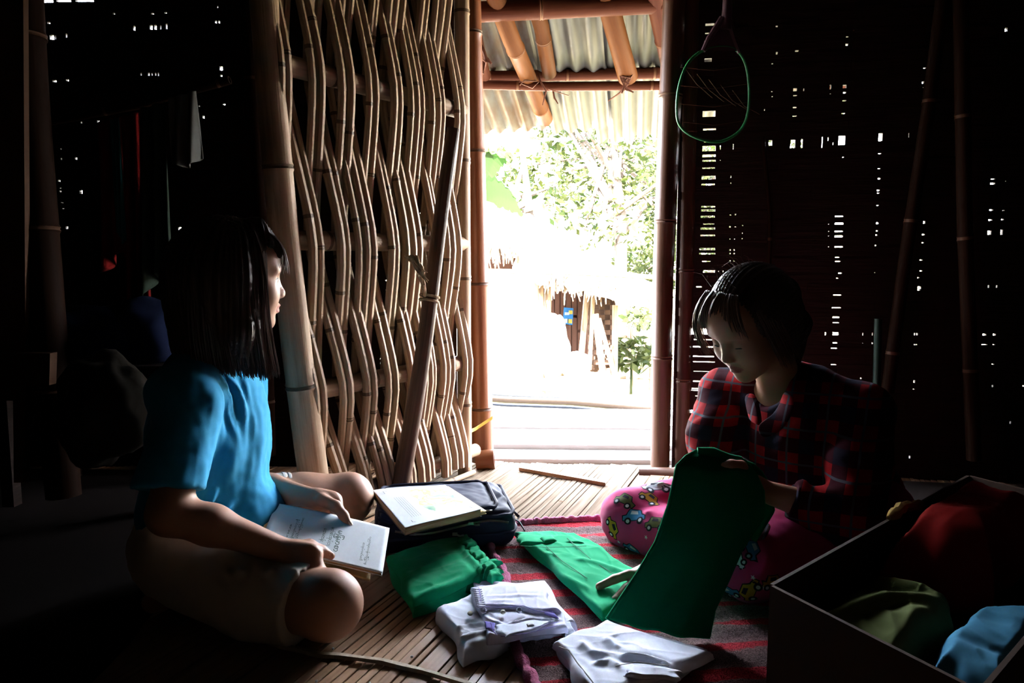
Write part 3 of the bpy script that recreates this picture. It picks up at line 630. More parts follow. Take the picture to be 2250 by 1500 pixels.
# ================================================================ smooth solids: distance field -> one continuous surface
class Field:
    def __init__(s, lo, hi, h):
        s.lo = np.array(lo, float); s.h = h; s.n = np.ceil((np.array(hi) - s.lo)/h).astype(int) + 1
        s.V = np.full(s.n, .5, np.float32)
    def _sub(s, lo, hi):
        a = np.clip(np.floor((np.array(lo) - s.lo)/s.h).astype(int), 0, s.n-1); b = np.clip(np.ceil((np.array(hi) - s.lo)/s.h).astype(int) + 1, 1, s.n)
        sl = tuple(slice(x, y) for x, y in zip(a, b))
        g = [s.lo[k] + s.h*np.arange(a[k], b[k]) for k in range(3)]
        return sl, g[0][:, None, None], g[1][None, :, None], g[2][None, None, :]
    def put(s, sl, d, k=.0, op='u'):
        V = s.V[sl]; d = d.astype(np.float32)
        if op == 'u':
            if k > 0: h = np.maximum(k - np.abs(V - d), 0)/k; s.V[sl] = np.minimum(V, d) - h*h*k*.25
            else: s.V[sl] = np.minimum(V, d)
        else:
            d = -d
            if k > 0: h = np.maximum(k - np.abs(V - d), 0)/k; s.V[sl] = np.maximum(V, d) + h*h*k*.25
            else: s.V[sl] = np.maximum(V, d)
    def cap(s, a, b, ra, rb, k=.02, op='u'):
        a = np.array(a); b = np.array(b); m = max(ra, rb) + k + 3*s.h
        sl, x, y, z = s._sub(np.minimum(a, b) - m, np.maximum(a, b) + m); ab = b - a; L = max(ab @ ab, 1e-9)
        t = np.clip(((x-a[0])*ab[0] + (y-a[1])*ab[1] + (z-a[2])*ab[2])/L, 0, 1)
        d = np.sqrt((x-a[0]-t*ab[0])**2 + (y-a[1]-t*ab[1])**2 + (z-a[2]-t*ab[2])**2) - (ra + (rb-ra)*t)
        s.put(sl, d, k, op)
    def chain(s, pts, rad, k=.01, op='u'):
        for i in range(len(pts)-1): s.cap(pts[i], pts[i+1], rad[i], rad[i+1], k, op)
    def ell(s, c, r, R_=None, k=.02, op='u'):
        """ellipsoid; R_ rows are its own axes in world coordinates"""
        c = np.array(c); r = np.array(r); m = r.max() + k + 3*s.h
        sl, x, y, z = s._sub(c - m, c + m); x = x-c[0]; y = y-c[1]; z = z-c[2]
        if R_ is None: q = (x, y, z)
        else: q = tuple(a[0]*x + a[1]*y + a[2]*z for a in R_)
        k0 = np.sqrt((q[0]/r[0])**2 + (q[1]/r[1])**2 + (q[2]/r[2])**2) + 1e-6
        k1 = np.sqrt((q[0]/r[0]**2)**2 + (q[1]/r[1]**2)**2 + (q[2]/r[2]**2)**2) + 1e-6
        s.put(sl, k0*(k0-1)/k1, k, op)
    def cut(s, p, n, k=.0, lo=None, hi=None):
        """remove what lies on the n side of the plane through p, within a box"""
        lo = s.lo if lo is None else lo; hi = s.lo + s.h*s.n if hi is None else hi
        sl, x, y, z = s._sub(lo, hi); n = np.array(n, float); n /= np.linalg.norm(n)
        d = (x-p[0])*n[0] + (y-p[1])*n[1] + (z-p[2])*n[2]
        s.put(sl, -d, k, 'sub')
    def mesh(s):
        V = s.V; V[0], V[-1], V[:, 0], V[:, -1], V[:, :, 0], V[:, :, -1] = [.5]*6
        S_ = V < 0; c = np.zeros(np.array(V.shape)-1, np.uint8); nx, ny, nz = c.shape
        off = [(i, j, k) for i in (0, 1) for j in (0, 1) for k in (0, 1)]
        for i, j, k in off: c += S_[i:i+nx, j:j+ny, k:k+nz]
        I = np.argwhere((c > 0) & (c < 8)); vals = [V[I[:, 0]+i, I[:, 1]+j, I[:, 2]+k] for i, j, k in off]
        acc = np.zeros((len(I), 3)); cnt = np.zeros(len(I))
        for p in range(8):
            for ax in range(3):
                if off[p][ax]: continue
                o2 = list(off[p]); o2[ax] = 1; q = off.index(tuple(o2)); va, vb = vals[p], vals[q]; m = (va < 0) != (vb < 0)
                t = np.where(m, va/np.where(m, va - vb, 1), 0); pos = np.repeat(np.array(off[p], float)[None], len(I), 0); pos[:, ax] += t
                acc += pos*m[:, None]; cnt += m
        P_ = s.lo + s.h*(I + acc/cnt[:, None])
        idm = np.full(c.shape, -1, np.int32); idm[I[:, 0], I[:, 1], I[:, 2]] = np.arange(len(I)); Fs = []
        for ax in range(3):
            a = [slice(None)]*3; b = [slice(None)]*3; a[ax] = slice(0, -1); b[ax] = slice(1, None)
            A_ = S_[tuple(a)]; B_ = S_[tuple(b)]; E_ = np.argwhere(A_ != B_); u, v = [(1, 2), (2, 0), (0, 1)][ax]
            E_ = E_[(E_[:, u] > 0) & (E_[:, v] > 0) & (E_[:, u] < c.shape[u]) & (E_[:, v] < c.shape[v])]
            q = []
            for du, dv in ((-1, -1), (0, -1), (0, 0), (-1, 0)):
                e = E_.copy(); e[:, u] += du; e[:, v] += dv; q.append(idm[e[:, 0], e[:, 1], e[:, 2]])
            q = np.stack(q, 1); fl_ = ~A_[E_[:, 0], E_[:, 1], E_[:, 2]]; q[fl_] = q[fl_][:, ::-1]; Fs.append(q)
        return P_, np.concatenate(Fs)
def vnormals(Vx, Fx):
    n = np.cross(Vx[Fx[:, 2]] - Vx[Fx[:, 0]], Vx[Fx[:, 3]] - Vx[Fx[:, 1]]); N = np.zeros_like(Vx)
    for i in range(4): np.add.at(N, Fx[:, i], n)
    return N/(np.linalg.norm(N, axis=1)[:, None] + 1e-12)
def smooth(Vx, Fx, it=1, f=.5):
    e = np.concatenate([Fx[:, [0, 1]], Fx[:, [1, 2]], Fx[:, [2, 3]], Fx[:, [3, 0]]])
    for _ in range(it):
        A_ = np.zeros_like(Vx); c = np.zeros(len(Vx)); np.add.at(A_, e[:, 0], Vx[e[:, 1]]); np.add.at(c, e[:, 0], 1)
        Vx = Vx*(1-f) + f*A_/np.maximum(c, 1)[:, None]
    return Vx
def crease(Vx, N, lines):
    """cloth folds: (points, width, height) ridges or (negative height) valleys"""
    h = np.zeros(len(Vx))
    for pts, w_, amp in lines:
        best = np.full(len(Vx), 9.); pts = [np.array(p) for p in pts]; tb = np.zeros(len(Vx)); ns = len(pts)-1
        for i in range(ns):
            a, b = pts[i], pts[i+1]; ab = b-a; t = np.clip(((Vx-a) @ ab)/(ab @ ab), 0, 1); d = np.linalg.norm(Vx - a - t[:, None]*ab, axis=1)
            m = d < best; best[m] = d[m]; tb[m] = (i + t[m])/ns
        # sharp crest, soft feet, fading at the ends
        fade = np.clip(np.minimum(tb, 1-tb)*5 + .15, 0, 1)
        h += amp*fade*(np.exp(-(best/w_)**1.6) - .35*np.exp(-((best - 1.9*w_)/w_)**2))
    return Vx + N*h[:, None]
def wnoise(Vx, sc, off=0, stretch=(1, 1, 1)):
    """cheap smooth noise for many points"""
    q = Vx*np.array(stretch)*sc + off; o = np.zeros(len(q))
    for k, (a, b, c) in enumerate(((1.0, .7, .3), (-.5, 1.1, .6), (.4, -.6, 1.2), (1.3, .9, -.8), (-.9, .2, 1.5))):
        o += np.sin(q[:, 0]*a*1.7 + q[:, 1]*b*1.9 + q[:, 2]*c*1.6 + k*1.9 + 1.3*np.sin(q[:, (k+1) % 3]*1.3 + k))
    return o/5
def np_mesh(name, Vx, Fx, mats, parent=None, mi=None):
    me = bpy.data.meshes.new(name); nf = len(Fx)
    me.vertices.add(len(Vx)); me.vertices.foreach_set('co', Vx.astype(np.float32).ravel())
    me.loops.add(nf*4); me.loops.foreach_set('vertex_index', Fx.astype(np.int32).ravel())
    me.polygons.add(nf); me.polygons.foreach_set('loop_start', np.arange(nf, dtype=np.int32)*4)
    try: me.polygons.foreach_set('loop_total', np.full(nf, 4, np.int32))
    except Exception: pass
    if not isinstance(mats, (list, tuple)): mats = [mats]
    for m in mats: me.materials.append(m)
    if mi is not None: me.polygons.foreach_set('material_index', mi.astype(np.int32))
    me.polygons.foreach_set('use_smooth', np.ones(nf, bool)); me.update(calc_edges=True); me.validate()
    return link(name, me, parent)
def frame(f, up):
    f = np.array(f, float); f /= np.linalg.norm(f); up = np.array(up, float); s_ = np.cross(f, up); s_ /= np.linalg.norm(s_); u = np.cross(s_, f)
    return f, s_, u                                     # forward, the person's right, up
def head(Fd, c, fr, closed=False, sc=1.):
    f, s_, u = fr; c = np.array(c)
    W = lambda a, b, d: c + (f*a + s_*b + u*d)*sc
    E_ = lambda a, b, d, r, k=.02, op='u': Fd.ell(W(a, b, d), np.array(r)*sc, (f, s_, u), k*sc, op)
    E_(-.008, 0, .03, (.094, .074, .088), .01)
    E_(.025, 0, -.03, (.066, .060, .075), .03)
    E_(.050, 0, .045, (.045, .055, .045), .03)
    E_(.040, 0, -.075, (.040, .036, .028), .03)
    E_(.068, 0, -.094, (.018, .020, .015), .02)
    for q in (-1, 1):
        E_(.056, q*.036, -.030, (.030, .026, .030), .025)
        E_(.075, q*.028, .022, (.014, .022, .009), .015)
        E_(.100, q*.031, .002, (.022, .017, .0125), .012, 'sub')
        E_(.072, q*.031, .001, (.0145, .0165, .0125), .006)
        if closed:
            Fd.cap(W(.0865, q*.018, -.007), W(.081, q*.045, -.006), .0020*sc, .0018*sc, .003)
        E_(.094, q*.0095, -.032, (.009, .0065, .0065), .008)
        E_(-.004, q*.076, -.004, (.016, .007, .028), .006)
    Fd.cap(W(.084, 0, .010), W(.1015, 0, -.027), .0055*sc, .0090*sc, .014)
    E_(.107, .0045, -.040, (.006, .0028, .0025), .002, 'sub'); E_(.107, -.0045, -.040, (.006, .0028, .0025), .002, 'sub')
    Fd.cap(W(.088, -.013, -.0535), W(.088, .013, -.0535), .0050*sc, .0050*sc, .008)
    E_(.094, 0, -.0545, (.006, .011, .0048), .005)
    E_(.0905, 0, -.0665, (.0075, .014, .0062), .006)
    E_(.101, 0, -.0603, (.010, .020, .0014), .002, 'sub')
    E_(.098, 0, -.0775, (.010, .014, .004), .006, 'sub')
    return W
def facepaint(Vx, Fx, W, fr, sc=1.):
    """face indices of the lips (material slot 1)"""
    c = Vx[Fx].mean(1); q = c - W(0, 0, 0); f, s_, u = fr; a, b, d = q @ f, q @ s_, q @ u
    lip = (a > .078) & (np.abs(b) < .0215) & (d < -.0505 + .0012*np.cos(b*300)) & (d > -.0735 + (b/.0215)**2*.010) & (np.abs(d + .061) < .0125*(1 - (np.abs(b)/.0235)**2.2))
    return lip.astype(int)
def facial_lines(W, mat_, parent, closed):
    for q in (-1, 1):
        mb = MB(); mb.tube([Vector(W(.0905, q*.014, .0235)), Vector(W(.0915, q*.027, .0285)), Vector(W(.083, q*.043, .0265)), Vector(W(.072, q*.054, .0205))], [.0015, .0026, .0022, .0007], 6, squash=.6); mb.build('eyebrow', mat_, parent)
        z = -.0065 if closed else .0065
        mb = MB(); mb.tube([Vector(W(.0845, q*.018, z-.003)), Vector(W(.0878, q*.028, z)), Vector(W(.0850, q*.038, z)), Vector(W(.0785, q*.047, z-.002))], [.0006, .0013, .0014, .0008], 5); mb.build('eyelashes', mat_, parent)
def strands(mb, roots, tips, mids, n, r, rr, jit=.006, m=0):
    """thin tapering locks between two polylines"""
    for k in range(n):
        t = rr.random(); i = t*(len(roots)-1); a = int(min(i, len(roots)-2)); q = i-a
        J = lambda s_=1: Vector((rr.gauss(0, jit*s_), rr.gauss(0, jit*s_), rr.gauss(0, jit*s_)))
        p0 = Vector(roots[a]).lerp(Vector(roots[a+1]), q) + J(.5); p1 = Vector(mids[a]).lerp(Vector(mids[a+1]), q) + J(); p2 = Vector(tips[a]).lerp(Vector(tips[a+1]), q) + J(1.4)
        pts = [p0*(1-s_)**2 + p1*2*s_*(1-s_) + p2*s_*s_ for s_ in np.linspace(0, 1, 9)]
        mb.tube(pts, [r*.5, r, r, r, r, r*.9, r*.7, r*.45, r*.12], 5, m=m)
# ================================================================ person in the blue T-shirt (left)
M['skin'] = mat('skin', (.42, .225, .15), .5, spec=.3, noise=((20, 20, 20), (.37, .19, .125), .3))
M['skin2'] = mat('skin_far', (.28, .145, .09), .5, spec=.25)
M['hair'] = mat('black_hair', (.012, .008, .006), .5, spec=.3, noise=((60, 60, 6), (.03, .015, .009), .2), bump=((260, 260, 8), .5, .002))
M['strand'] = mat('brown_hair_lock', (.045, .018, .010), .45, spec=.35)
M['tee'] = mat('turquoise_cotton', (.012, .25, .46), .85, sheen=.08, bump=((500, 500, 500), .15, .0005))
M['shorts'] = mat('beige_cotton', (.56, .50, .42), .9, sheen=.08, bump=((600, 600, 600), .2, .0005))
M['nail'] = mat('nail', (.75, .55, .48), .3)
M['eye'] = mat('eye_white', (.7, .68, .65), .2); M['iris'] = mat('iris', (.02, .012, .01), .2)
g1 = thing('person', 'seated person in a turquoise T-shirt with dark bobbed hair holding an open white booklet', 'person', (-.66, 1.52, 0))
v3 = lambda p: np.array(p, float)
pp = lambda x, y, Y: v3(P(x, y, Y))
hc = pp(512, 614, 1.53)                                # skull centre
fr1 = frame((.84, .52, -.03), (.02, -.03, 1)); f1, s1, u1 = fr1
B = Field((-.98, 1.12, -.01), (-.22, 1.90, .86), .0037)
W1 = head(B, hc, fr1)
neck = v3((-.655, 1.535, .50)); B.cap(neck, hc - u1*.055 - f1*.02, .050, .047, .03)
shR, shL = v3((-.645, 1.395, .445)), v3((-.64, 1.675, .45))
B.ell((-.660, 1.535, .34), (.080, .130, .145), k=.03); B.ell((-.68, 1.53, .17), (.095, .14, .13), k=.05); B.ell((-.69, 1.53, .11), (.11, .16, .10), k=.04)
B.cap(shR, shL, .044, .044, .03)
elR = pp(372, 1128, 1.29); wrR = pp(632, 1211, 1.335)
B.chain([shR, elR], [.048, .037], .02); B.chain([elR, lerp(elR, wrR, .35) + v3((0, 0, .004)), wrR], [.039, .036, .0215], .02)
elL = pp(532, 1062, 1.66); wrL = pp(690, 1094, 1.55)
B.chain([shL, elL], [.046, .036], .02); B.chain([elL, lerp(elL, wrL, .4), wrL], [.036, .033, .021], .02)
# legs
kR = v3((-.350, 1.278, .078)); kL = pp(762, 1092, 1.73)
B.chain([(-.67, 1.43, .100), lerp(v3((-.67, 1.43, .100)), kR, .6) + v3((0, -.002, -.012)), kR], [.085, .070, .060], .02)
B.ell(kR + v3((.012, -.002, .0)), (.058, .056, .062), k=.02)
anR = v3((-.56, 1.60, .045)); B.chain([kR - v3((.0, 0, .012)), lerp(kR, anR, .35) + v3((.0, 0, -.01)), anR], [.052, .055, .032], .015)
B.chain([anR, anR + v3((-.12, .03, -.01))], [.032, .022], .02)
B.chain([(-.67, 1.62, .12), lerp(v3((-.67, 1.62, .12)), kL, .6), kL], [.090, .074, .060], .03)
B.ell(kL + v3((.008, 0, -.004)), (.056, .056, .060), k=.02)
anL = v3((-.62, 1.45, .05)); B.chain([kL + v3((-.005, -.028, -.042)), lerp(kL, anL, .35) + v3((.02, -.03, -.03)), anL], [.050, .054, .030], .008)
B.chain([anL, anL + v3((-.10, -.08, -.012))], [.030, .022], .02)
# right hand: thumb over the booklet, fingers under it
pg = pp
kn = [pp(690, 1212, 1.337), pp(693, 1225, 1.325), pp(689, 1238, 1.316), pp(680, 1249, 1.310)]
B.ell(lerp(wrR, lerp(kn[0], kn[2], .5), .55), (.040, .018, .026), k=.02)
for i, kk in enumerate(kn): B.chain([wrR + (kk - wrR)*.12, kk], [.016, [.0115, .0112, .0105, .0095][i]], .010)
B.chain([kn[0], pp(700, 1240, 1.318), pp(716, 1263, 1.325), pp(742, 1272, 1.36)], [.0105, .0095, .0088, .0072], .003)
B.chain([kn[1], pp(702, 1254, 1.308), pp(716, 1276, 1.320), pp(745, 1284, 1.36)], [.0105, .0095, .0088, .0072], .003)
B.chain([kn[2], pp(698, 1266, 1.302), pp(712, 1287, 1.316), pp(738, 1294, 1.355)], [.0100, .0092, .0085, .0070], .003)
B.chain([kn[3], pp(688, 1273, 1.298), pp(700, 1291, 1.312), pp(722, 1298, 1.345)], [.0092, .0084, .0078, .0064], .003)
thR = [pp(650, 1203, 1.343), pp(680, 1199, 1.352), pp(706, 1210, 1.353), pp(728, 1221, 1.353)]
B.chain(thR, [.0150, .0125, .0105, .0078], .008)
# left hand: back of the hand over the far edge, thumb on the cover
knL = [pp(742, 1108, 1.545), pp(738, 1100, 1.56), pp(730, 1096, 1.575), pp(720, 1094, 1.585)]
B.ell(lerp(wrL, knL[1], .55), (.036, .022, .022), k=.02)
for i, kk in enumerate(knL): B.chain([wrL + (kk - wrL)*.12, kk], [.015, .0108], .010)
for i, kk in enumerate(knL):
    e1 = kk + v3((.016, -.005, -.030)); e2 = e1 + v3((.004, -.022, -.018)); e3 = e2 + v3((-.008, -.022, -.004))
    B.chain([kk, e1, e2, e3], [.0098, .0090, .0082, .0068], .003)
thL = [pp(706, 1098, 1.530), pp(738, 1112, 1.512), pp(755, 1132, 1.500), pp(768, 1153, 1.492)]
B.chain(thL, [.0150, .0118, .0100, .0078], .008)
Vb, Fb = B.mesh(); Vb = smooth(Vb, Fb, 1, .35)
M['lip'] = mat('lip', (.36, .12, .10), .4, spec=.3)
np_mesh('body', Vb, Fb, [M['skin'], M['lip']], g1, facepaint(Vb, Fb, W1, fr1)); facial_lines(W1, M['hair'], g1, False)
def nail(parent, p, d, up, s_=.0055):
    mb = MB(); d = Vector(d).normalized(); up = Vector(up).normalized(); sd_ = d.cross(up).normalized(); p = Vector(p); b = 0
    for i in range(5):
        for j in range(5):
            x = (i/4-.5)*2; y = (j/4-.5)*2; rr_ = 1 - .15*abs(x)
            mb.v.append(p + d*x*s_*1.25 + sd_*y*s_*.85*rr_ + up*(.0010 - .0022*y*y - .0012*(x > .8)))
    for i in range(4):
        for j in range(4):
            a = i*5+j; mb.quad(a, a+5, a+6, a+1)
    o = mb.build('fingernail', M['nail'], parent); md = o.modifiers.new('solid', 'SOLIDIFY'); md.thickness = .001
nail(g1, Vector(thR[3]) + Vector((-.004, -.003, .0078)), Vector(thR[3]) - Vector(thR[2]), (0, -.35, 1))
nail(g1, Vector(thL[3]) + Vector((.004, -.005, .0055)), Vector(thL[3]) - Vector(thL[2]), (.6, -.5, .8), .0048)
for q in (-1, 1):
    bm = bmesh.new(); bmesh.ops.create_uvsphere(bm, u_segments=16, v_segments=12, radius=.0125)
    c_ = Vector(W1(.0745, q*.031, .0015)); d_ = Vector(f1)
    for v in bm.verts: v.co += c_
    me = bpy.data.meshes.new('eyeball'); bm.to_mesh(me); bm.free(); me.materials.append(M['eye']); me.materials.append(M['iris'])
    for p in me.polygons:
        p.use_smooth = True
        if (p.center - c_).normalized().dot(d_) > .80: p.material_index = 1
    link('eyeball', me, g1)
# hair
H = Field((-.80, 1.34, .44), (-.42, 1.72, .86), .004)
H.ell(hc + u1*.034 - f1*.018, (.108, .090, .100), (f1, s1, u1), .02)
H.ell(hc - f1*.030 - u1*.030, (.096, .092, .11), (f1, s1, u1), .04)
H.chain([hc - f1*.045, hc - f1*.045 - u1*.13], [.085, .078], .04)
for q in (-1, 1): H.chain([hc + s1*q*.055 - f1*.01, hc + s1*q*.066 - u1*.10 - f1*.0, hc + s1*q*.060 - u1*.165 + f1*.015], [.040, .036, .026], .03)
H.cut(hc + f1*.058, f1, .01)
H.ell(hc + f1*.085 - u1*.03, (.085, .055, .085), (f1, s1, u1), .015, 'sub')
H.cut(hc - u1*.190, -u1 + f1*.12, .012)
H.cap(hc + f1*.040 + u1*.112 + s1*.03, hc + f1*.088 + u1*.062 + s1*.035, .022, .012, .015); H.cap(hc + f1*.040 + u1*.112 - s1*.03, hc + f1*.088 + u1*.062 - s1*.035, .022, .012, .015)
H.cap(hc + f1*.045 + u1*.113, hc + f1*.098 + u1*.060, .022, .012, .015)
Vh, Fh = H.mesh(); Nh = vnormals(Vh, Fh); ang = np.arctan2((Vh - hc) @ s1, (Vh - hc) @ f1)
Vh = Vh + Nh*(.0018*np.sin(ang*46 + 3*np.sin(ang*7)) + .0012*np.sin(ang*91 + Vh[:, 2]*30))[:, None]
hr = np_mesh('hair', Vh, Fh, M['hair'], g1)
hb = MB(); rr = random.Random(3); hb2_ = MB(); Q = lambda a, b, d: Vector(hc + f1*a + s1*b + u1*d)
# cheek-side locks, bangs and the curl at the collar
strands(hb, [Q(.02, .078, .07), Q(.055, .068, .06)], [Q(.040, .080, -.205), Q(.086, .066, -.198)], [Q(.022, .095, -.04), Q(.048, .084, -.06)], 120, .0024, rr, .0025)
strands(hb2_, [Q(-.09, .055, .06), Q(.02, .080, .06)], [Q(-.085, .065, -.185), Q(.055, .074, -.205)], [Q(-.115, .098, -.06), Q(.02, .112, -.06)], 330, .0034, rr, .0025)
strands(hb, [Q(.05, .05, .105), Q(.05, -.05, .105)], [Q(.096, .055, .020), Q(.104, -.045, .022)], [Q(.105, .055, .09), Q(.108, -.05, .09)], 70, .0018, rr, .004)
strands(hb, [Q(.0, .0, .135), Q(.03, .06, .10)], [Q(-.02, .10, -.06), Q(.05, .082, -.10)], [Q(.0, .09, .11), Q(.05, .09, .05)], 60, .0018, rr, .004)
hb.build('hair_lock', M['strand'], g1); hb2_.build('hair_lock', M['hair'], g1)
# T-shirt
T = Field((-.92, 1.22, .04), (-.42, 1.84, .60), .0045)
T.ell((-.672, 1.535, .33), (.112, .160, .175), k=.03); T.ell((-.69, 1.53, .18), (.118, .160, .13), k=.05)
T.chain([(-.665, 1.41, .452), (-.66, 1.535, .490), (-.66, 1.66, .455)], [.066, .068, .066], .04)
T.cap(shR + v3((.012, .0, -.005)), lerp(shR, elR, .92) + v3((-.012, 0, 0)), .058, .066, .03)
T.cap(shL, lerp(shL, elL, .80), .056, .056, .03)
T.ell((-.60, 1.54, .34), (.058, .11, .16), k=.03)
T.ell((-.575, 1.53, .155), (.07, .105, .07), k=.05)
dR = (elR - shR)/np.linalg.norm(elR - shR); T.cut(lerp(shR, elR, .80), dR*1. + v3((0, 0, -.25)), .004, lo=(-.92, 1.2, .1), hi=(-.50, 1.385, .36))
dL = (elL - shL)/np.linalg.norm(elL - shL); T.cut(lerp(shL, elL, .78), dL, .004, lo=(-.70, 1.70, .1), hi=(-.45, 1.84, .36))
T.cut((-.66, 1.5, .105), (0, 0, -1), .01)
T.ell(neck + v3((.02, 0, .055)), (.060, .070, .05), k=.01, op='sub')
Vt, Ft = T.mesh(); Nt = vnormals(Vt, Ft)
Lc = lambda *a: [P(*q) for q in a]
Vt = crease(Vt, Nt, [
    (Lc((470, 822, 1.43), (500, 880, 1.44), (505, 960, 1.46), (500, 1040, 1.47)), .010, 0.0180),
    (Lc((455, 835, 1.42), (476, 900, 1.42), (478, 980, 1.43)), .006, -0.0120),
    (Lc((505, 830, 1.46), (530, 900, 1.48), (524, 1000, 1.48), (506, 1090, 1.46)), .012, 0.0180),
    (Lc((535, 835, 1.50), (552, 920, 1.50), (545, 1040, 1.48)), .008, 0.0105),
    (Lc((555, 1090, 1.5), (520, 1140, 1.44), (470, 1160, 1.40)), .009, 0.0150), (Lc((552, 1115, 1.5), (520, 1160, 1.44), (480, 1180, 1.40)), .007, 0.0135),
    (Lc((550, 1070, 1.5), (500, 1120, 1.43), (450, 1130, 1.40)), .007, 0.0090),
    (Lc((400, 960, 1.33), (420, 1010, 1.33), (412, 1080, 1.32)), .008, 0.0090), (Lc((430, 930, 1.35), (440, 1000, 1.34), (436, 1060, 1.33)), .006, 0.0090),
    (Lc((385, 1000, 1.32), (395, 1050, 1.31)), .006, 0.0060), (Lc((360, 980, 1.31), (372, 1060, 1.30)), .008, 0.0060),
    (Lc((452, 860, 1.37), (452, 960, 1.37), (444, 1060, 1.37)), .004, -0.0150),
    (Lc((487, 850, 1.43), (515, 930, 1.45), (517, 1010, 1.46)), .005, -.009), (Lc((520, 860, 1.47), (541, 940, 1.49), (536, 1020, 1.49), (520, 1100, 1.47)), .005, -.009),
    (Lc((480, 1000, 1.44), (470, 1080, 1.42), (455, 1120, 1.40)), .007, .009), (Lc((415, 900, 1.35), (425, 960, 1.34), (428, 1030, 1.33)), .007, -.007), (Lc((395, 1085, 1.31), (420, 1080, 1.32), (443, 1088, 1.34)), .003, .004)])
Vt = Vt + Nt*(.0028*wnoise(Vt, 34, 2, (1, 1, .45)) + .0014*wnoise(Vt, 80, 5))[:, None]
np_mesh('t_shirt', smooth(Vt, Ft, 1, .3), Ft, M['tee'], g1)
hm = MB(); c_ = lerp(shR, elR, .80) ; 
# shorts
K_ = Field((-.92, 1.16, -.005), (-.35, 1.84, .26), .0045)
K_.ell((-.69, 1.53, .115), (.135, .185, .11), k=.03)
K_.chain([(-.67, 1.43, .11), lerp(v3((-.67, 1.43, .105)), kR, .55) + v3((0, -.008, -.022)), lerp(v3((-.67, 1.43, .105)), kR, .97) + v3((0, -.003, -.008))], [.105, .084, .075], .02)
K_.chain([(-.67, 1.62, .12), lerp(v3((-.67, 1.62, .12)), kL, .66)], [.102, .080], .03)
dk_ = kR - v3((-.67, 1.43, .105)); dk_ /= np.linalg.norm(dk_); hemR = lerp(v3((-.67, 1.43, .105)), kR, .88)
K_.cut(hemR, dk_ + v3((.1, 0, .0)), .003, lo=(-.50, 1.16, -.005), hi=(-.3, 1.43, .26))
dl_ = kL - v3((-.67, 1.62, .12)); dl_ /= np.linalg.norm(dl_); hemL = lerp(v3((-.67, 1.62, .12)), kL, .52)
K_.cut(hemL, dl_, .003, lo=(-.60, 1.58, -.005), hi=(-.3, 1.84, .26))
Vk, Fk = K_.mesh(); Nk = vnormals(Vk, Fk)
Vk = crease(Vk, Nk, [
    (Lc((618, 1245, 1.33), (650, 1258, 1.27), (662, 1310, 1.22)), .006, .008), (Lc((585, 1238, 1.34), (600, 1258, 1.27), (608, 1300, 1.22)), .006, .010),
    (Lc((540, 1240, 1.33), (528, 1262, 1.27), (530, 1300, 1.22)), .006, .009), (Lc((560, 1240, 1.33), (590, 1262, 1.27), (596, 1310, 1.22)), .005, .006), (Lc((505, 1240, 1.33), (495, 1270, 1.27)), .007, .006),
    (Lc((632, 1244, 1.33), (668, 1262, 1.27), (678, 1300, 1.22)), .004, -.005)])
Vk = Vk + Nk*(.002*wnoise(Vk, 60, 1))[:, None]
np_mesh('shorts', smooth(Vk, Fk, 1, .3), Fk, M['shorts'], g1)
# rolled hem rings
def ring(parent, name, c, ax, r1, r2, th, m_, up=(0, 0, 1)):
    ax = Vector(ax).normalized(); n1 = ax.cross(Vector(up)).normalized(); n2 = ax.cross(n1); mb = MB()
    pts = [Vector(c) + n1*(r1*math.cos(t)) + n2*(r2*math.sin(t)) + ax*(.003*math.sin(3*t)) for t in np.linspace(0, 2*math.pi, 40)]
    mb.tube(pts, th, 8, caps=False, squash=1.); return mb.build(name, m_, parent)
M['cuff'] = mat('pale_cuff', (.62, .56, .50), .9)
ring(g1, 'shorts_cuff', hemL + dl_*.001, dl_, .078, .078, .0065, M['cuff']); ring(g1, 'shorts_cuff', hemL - dl_*.012, dl_, .081, .081, .0065, M['cuff'])
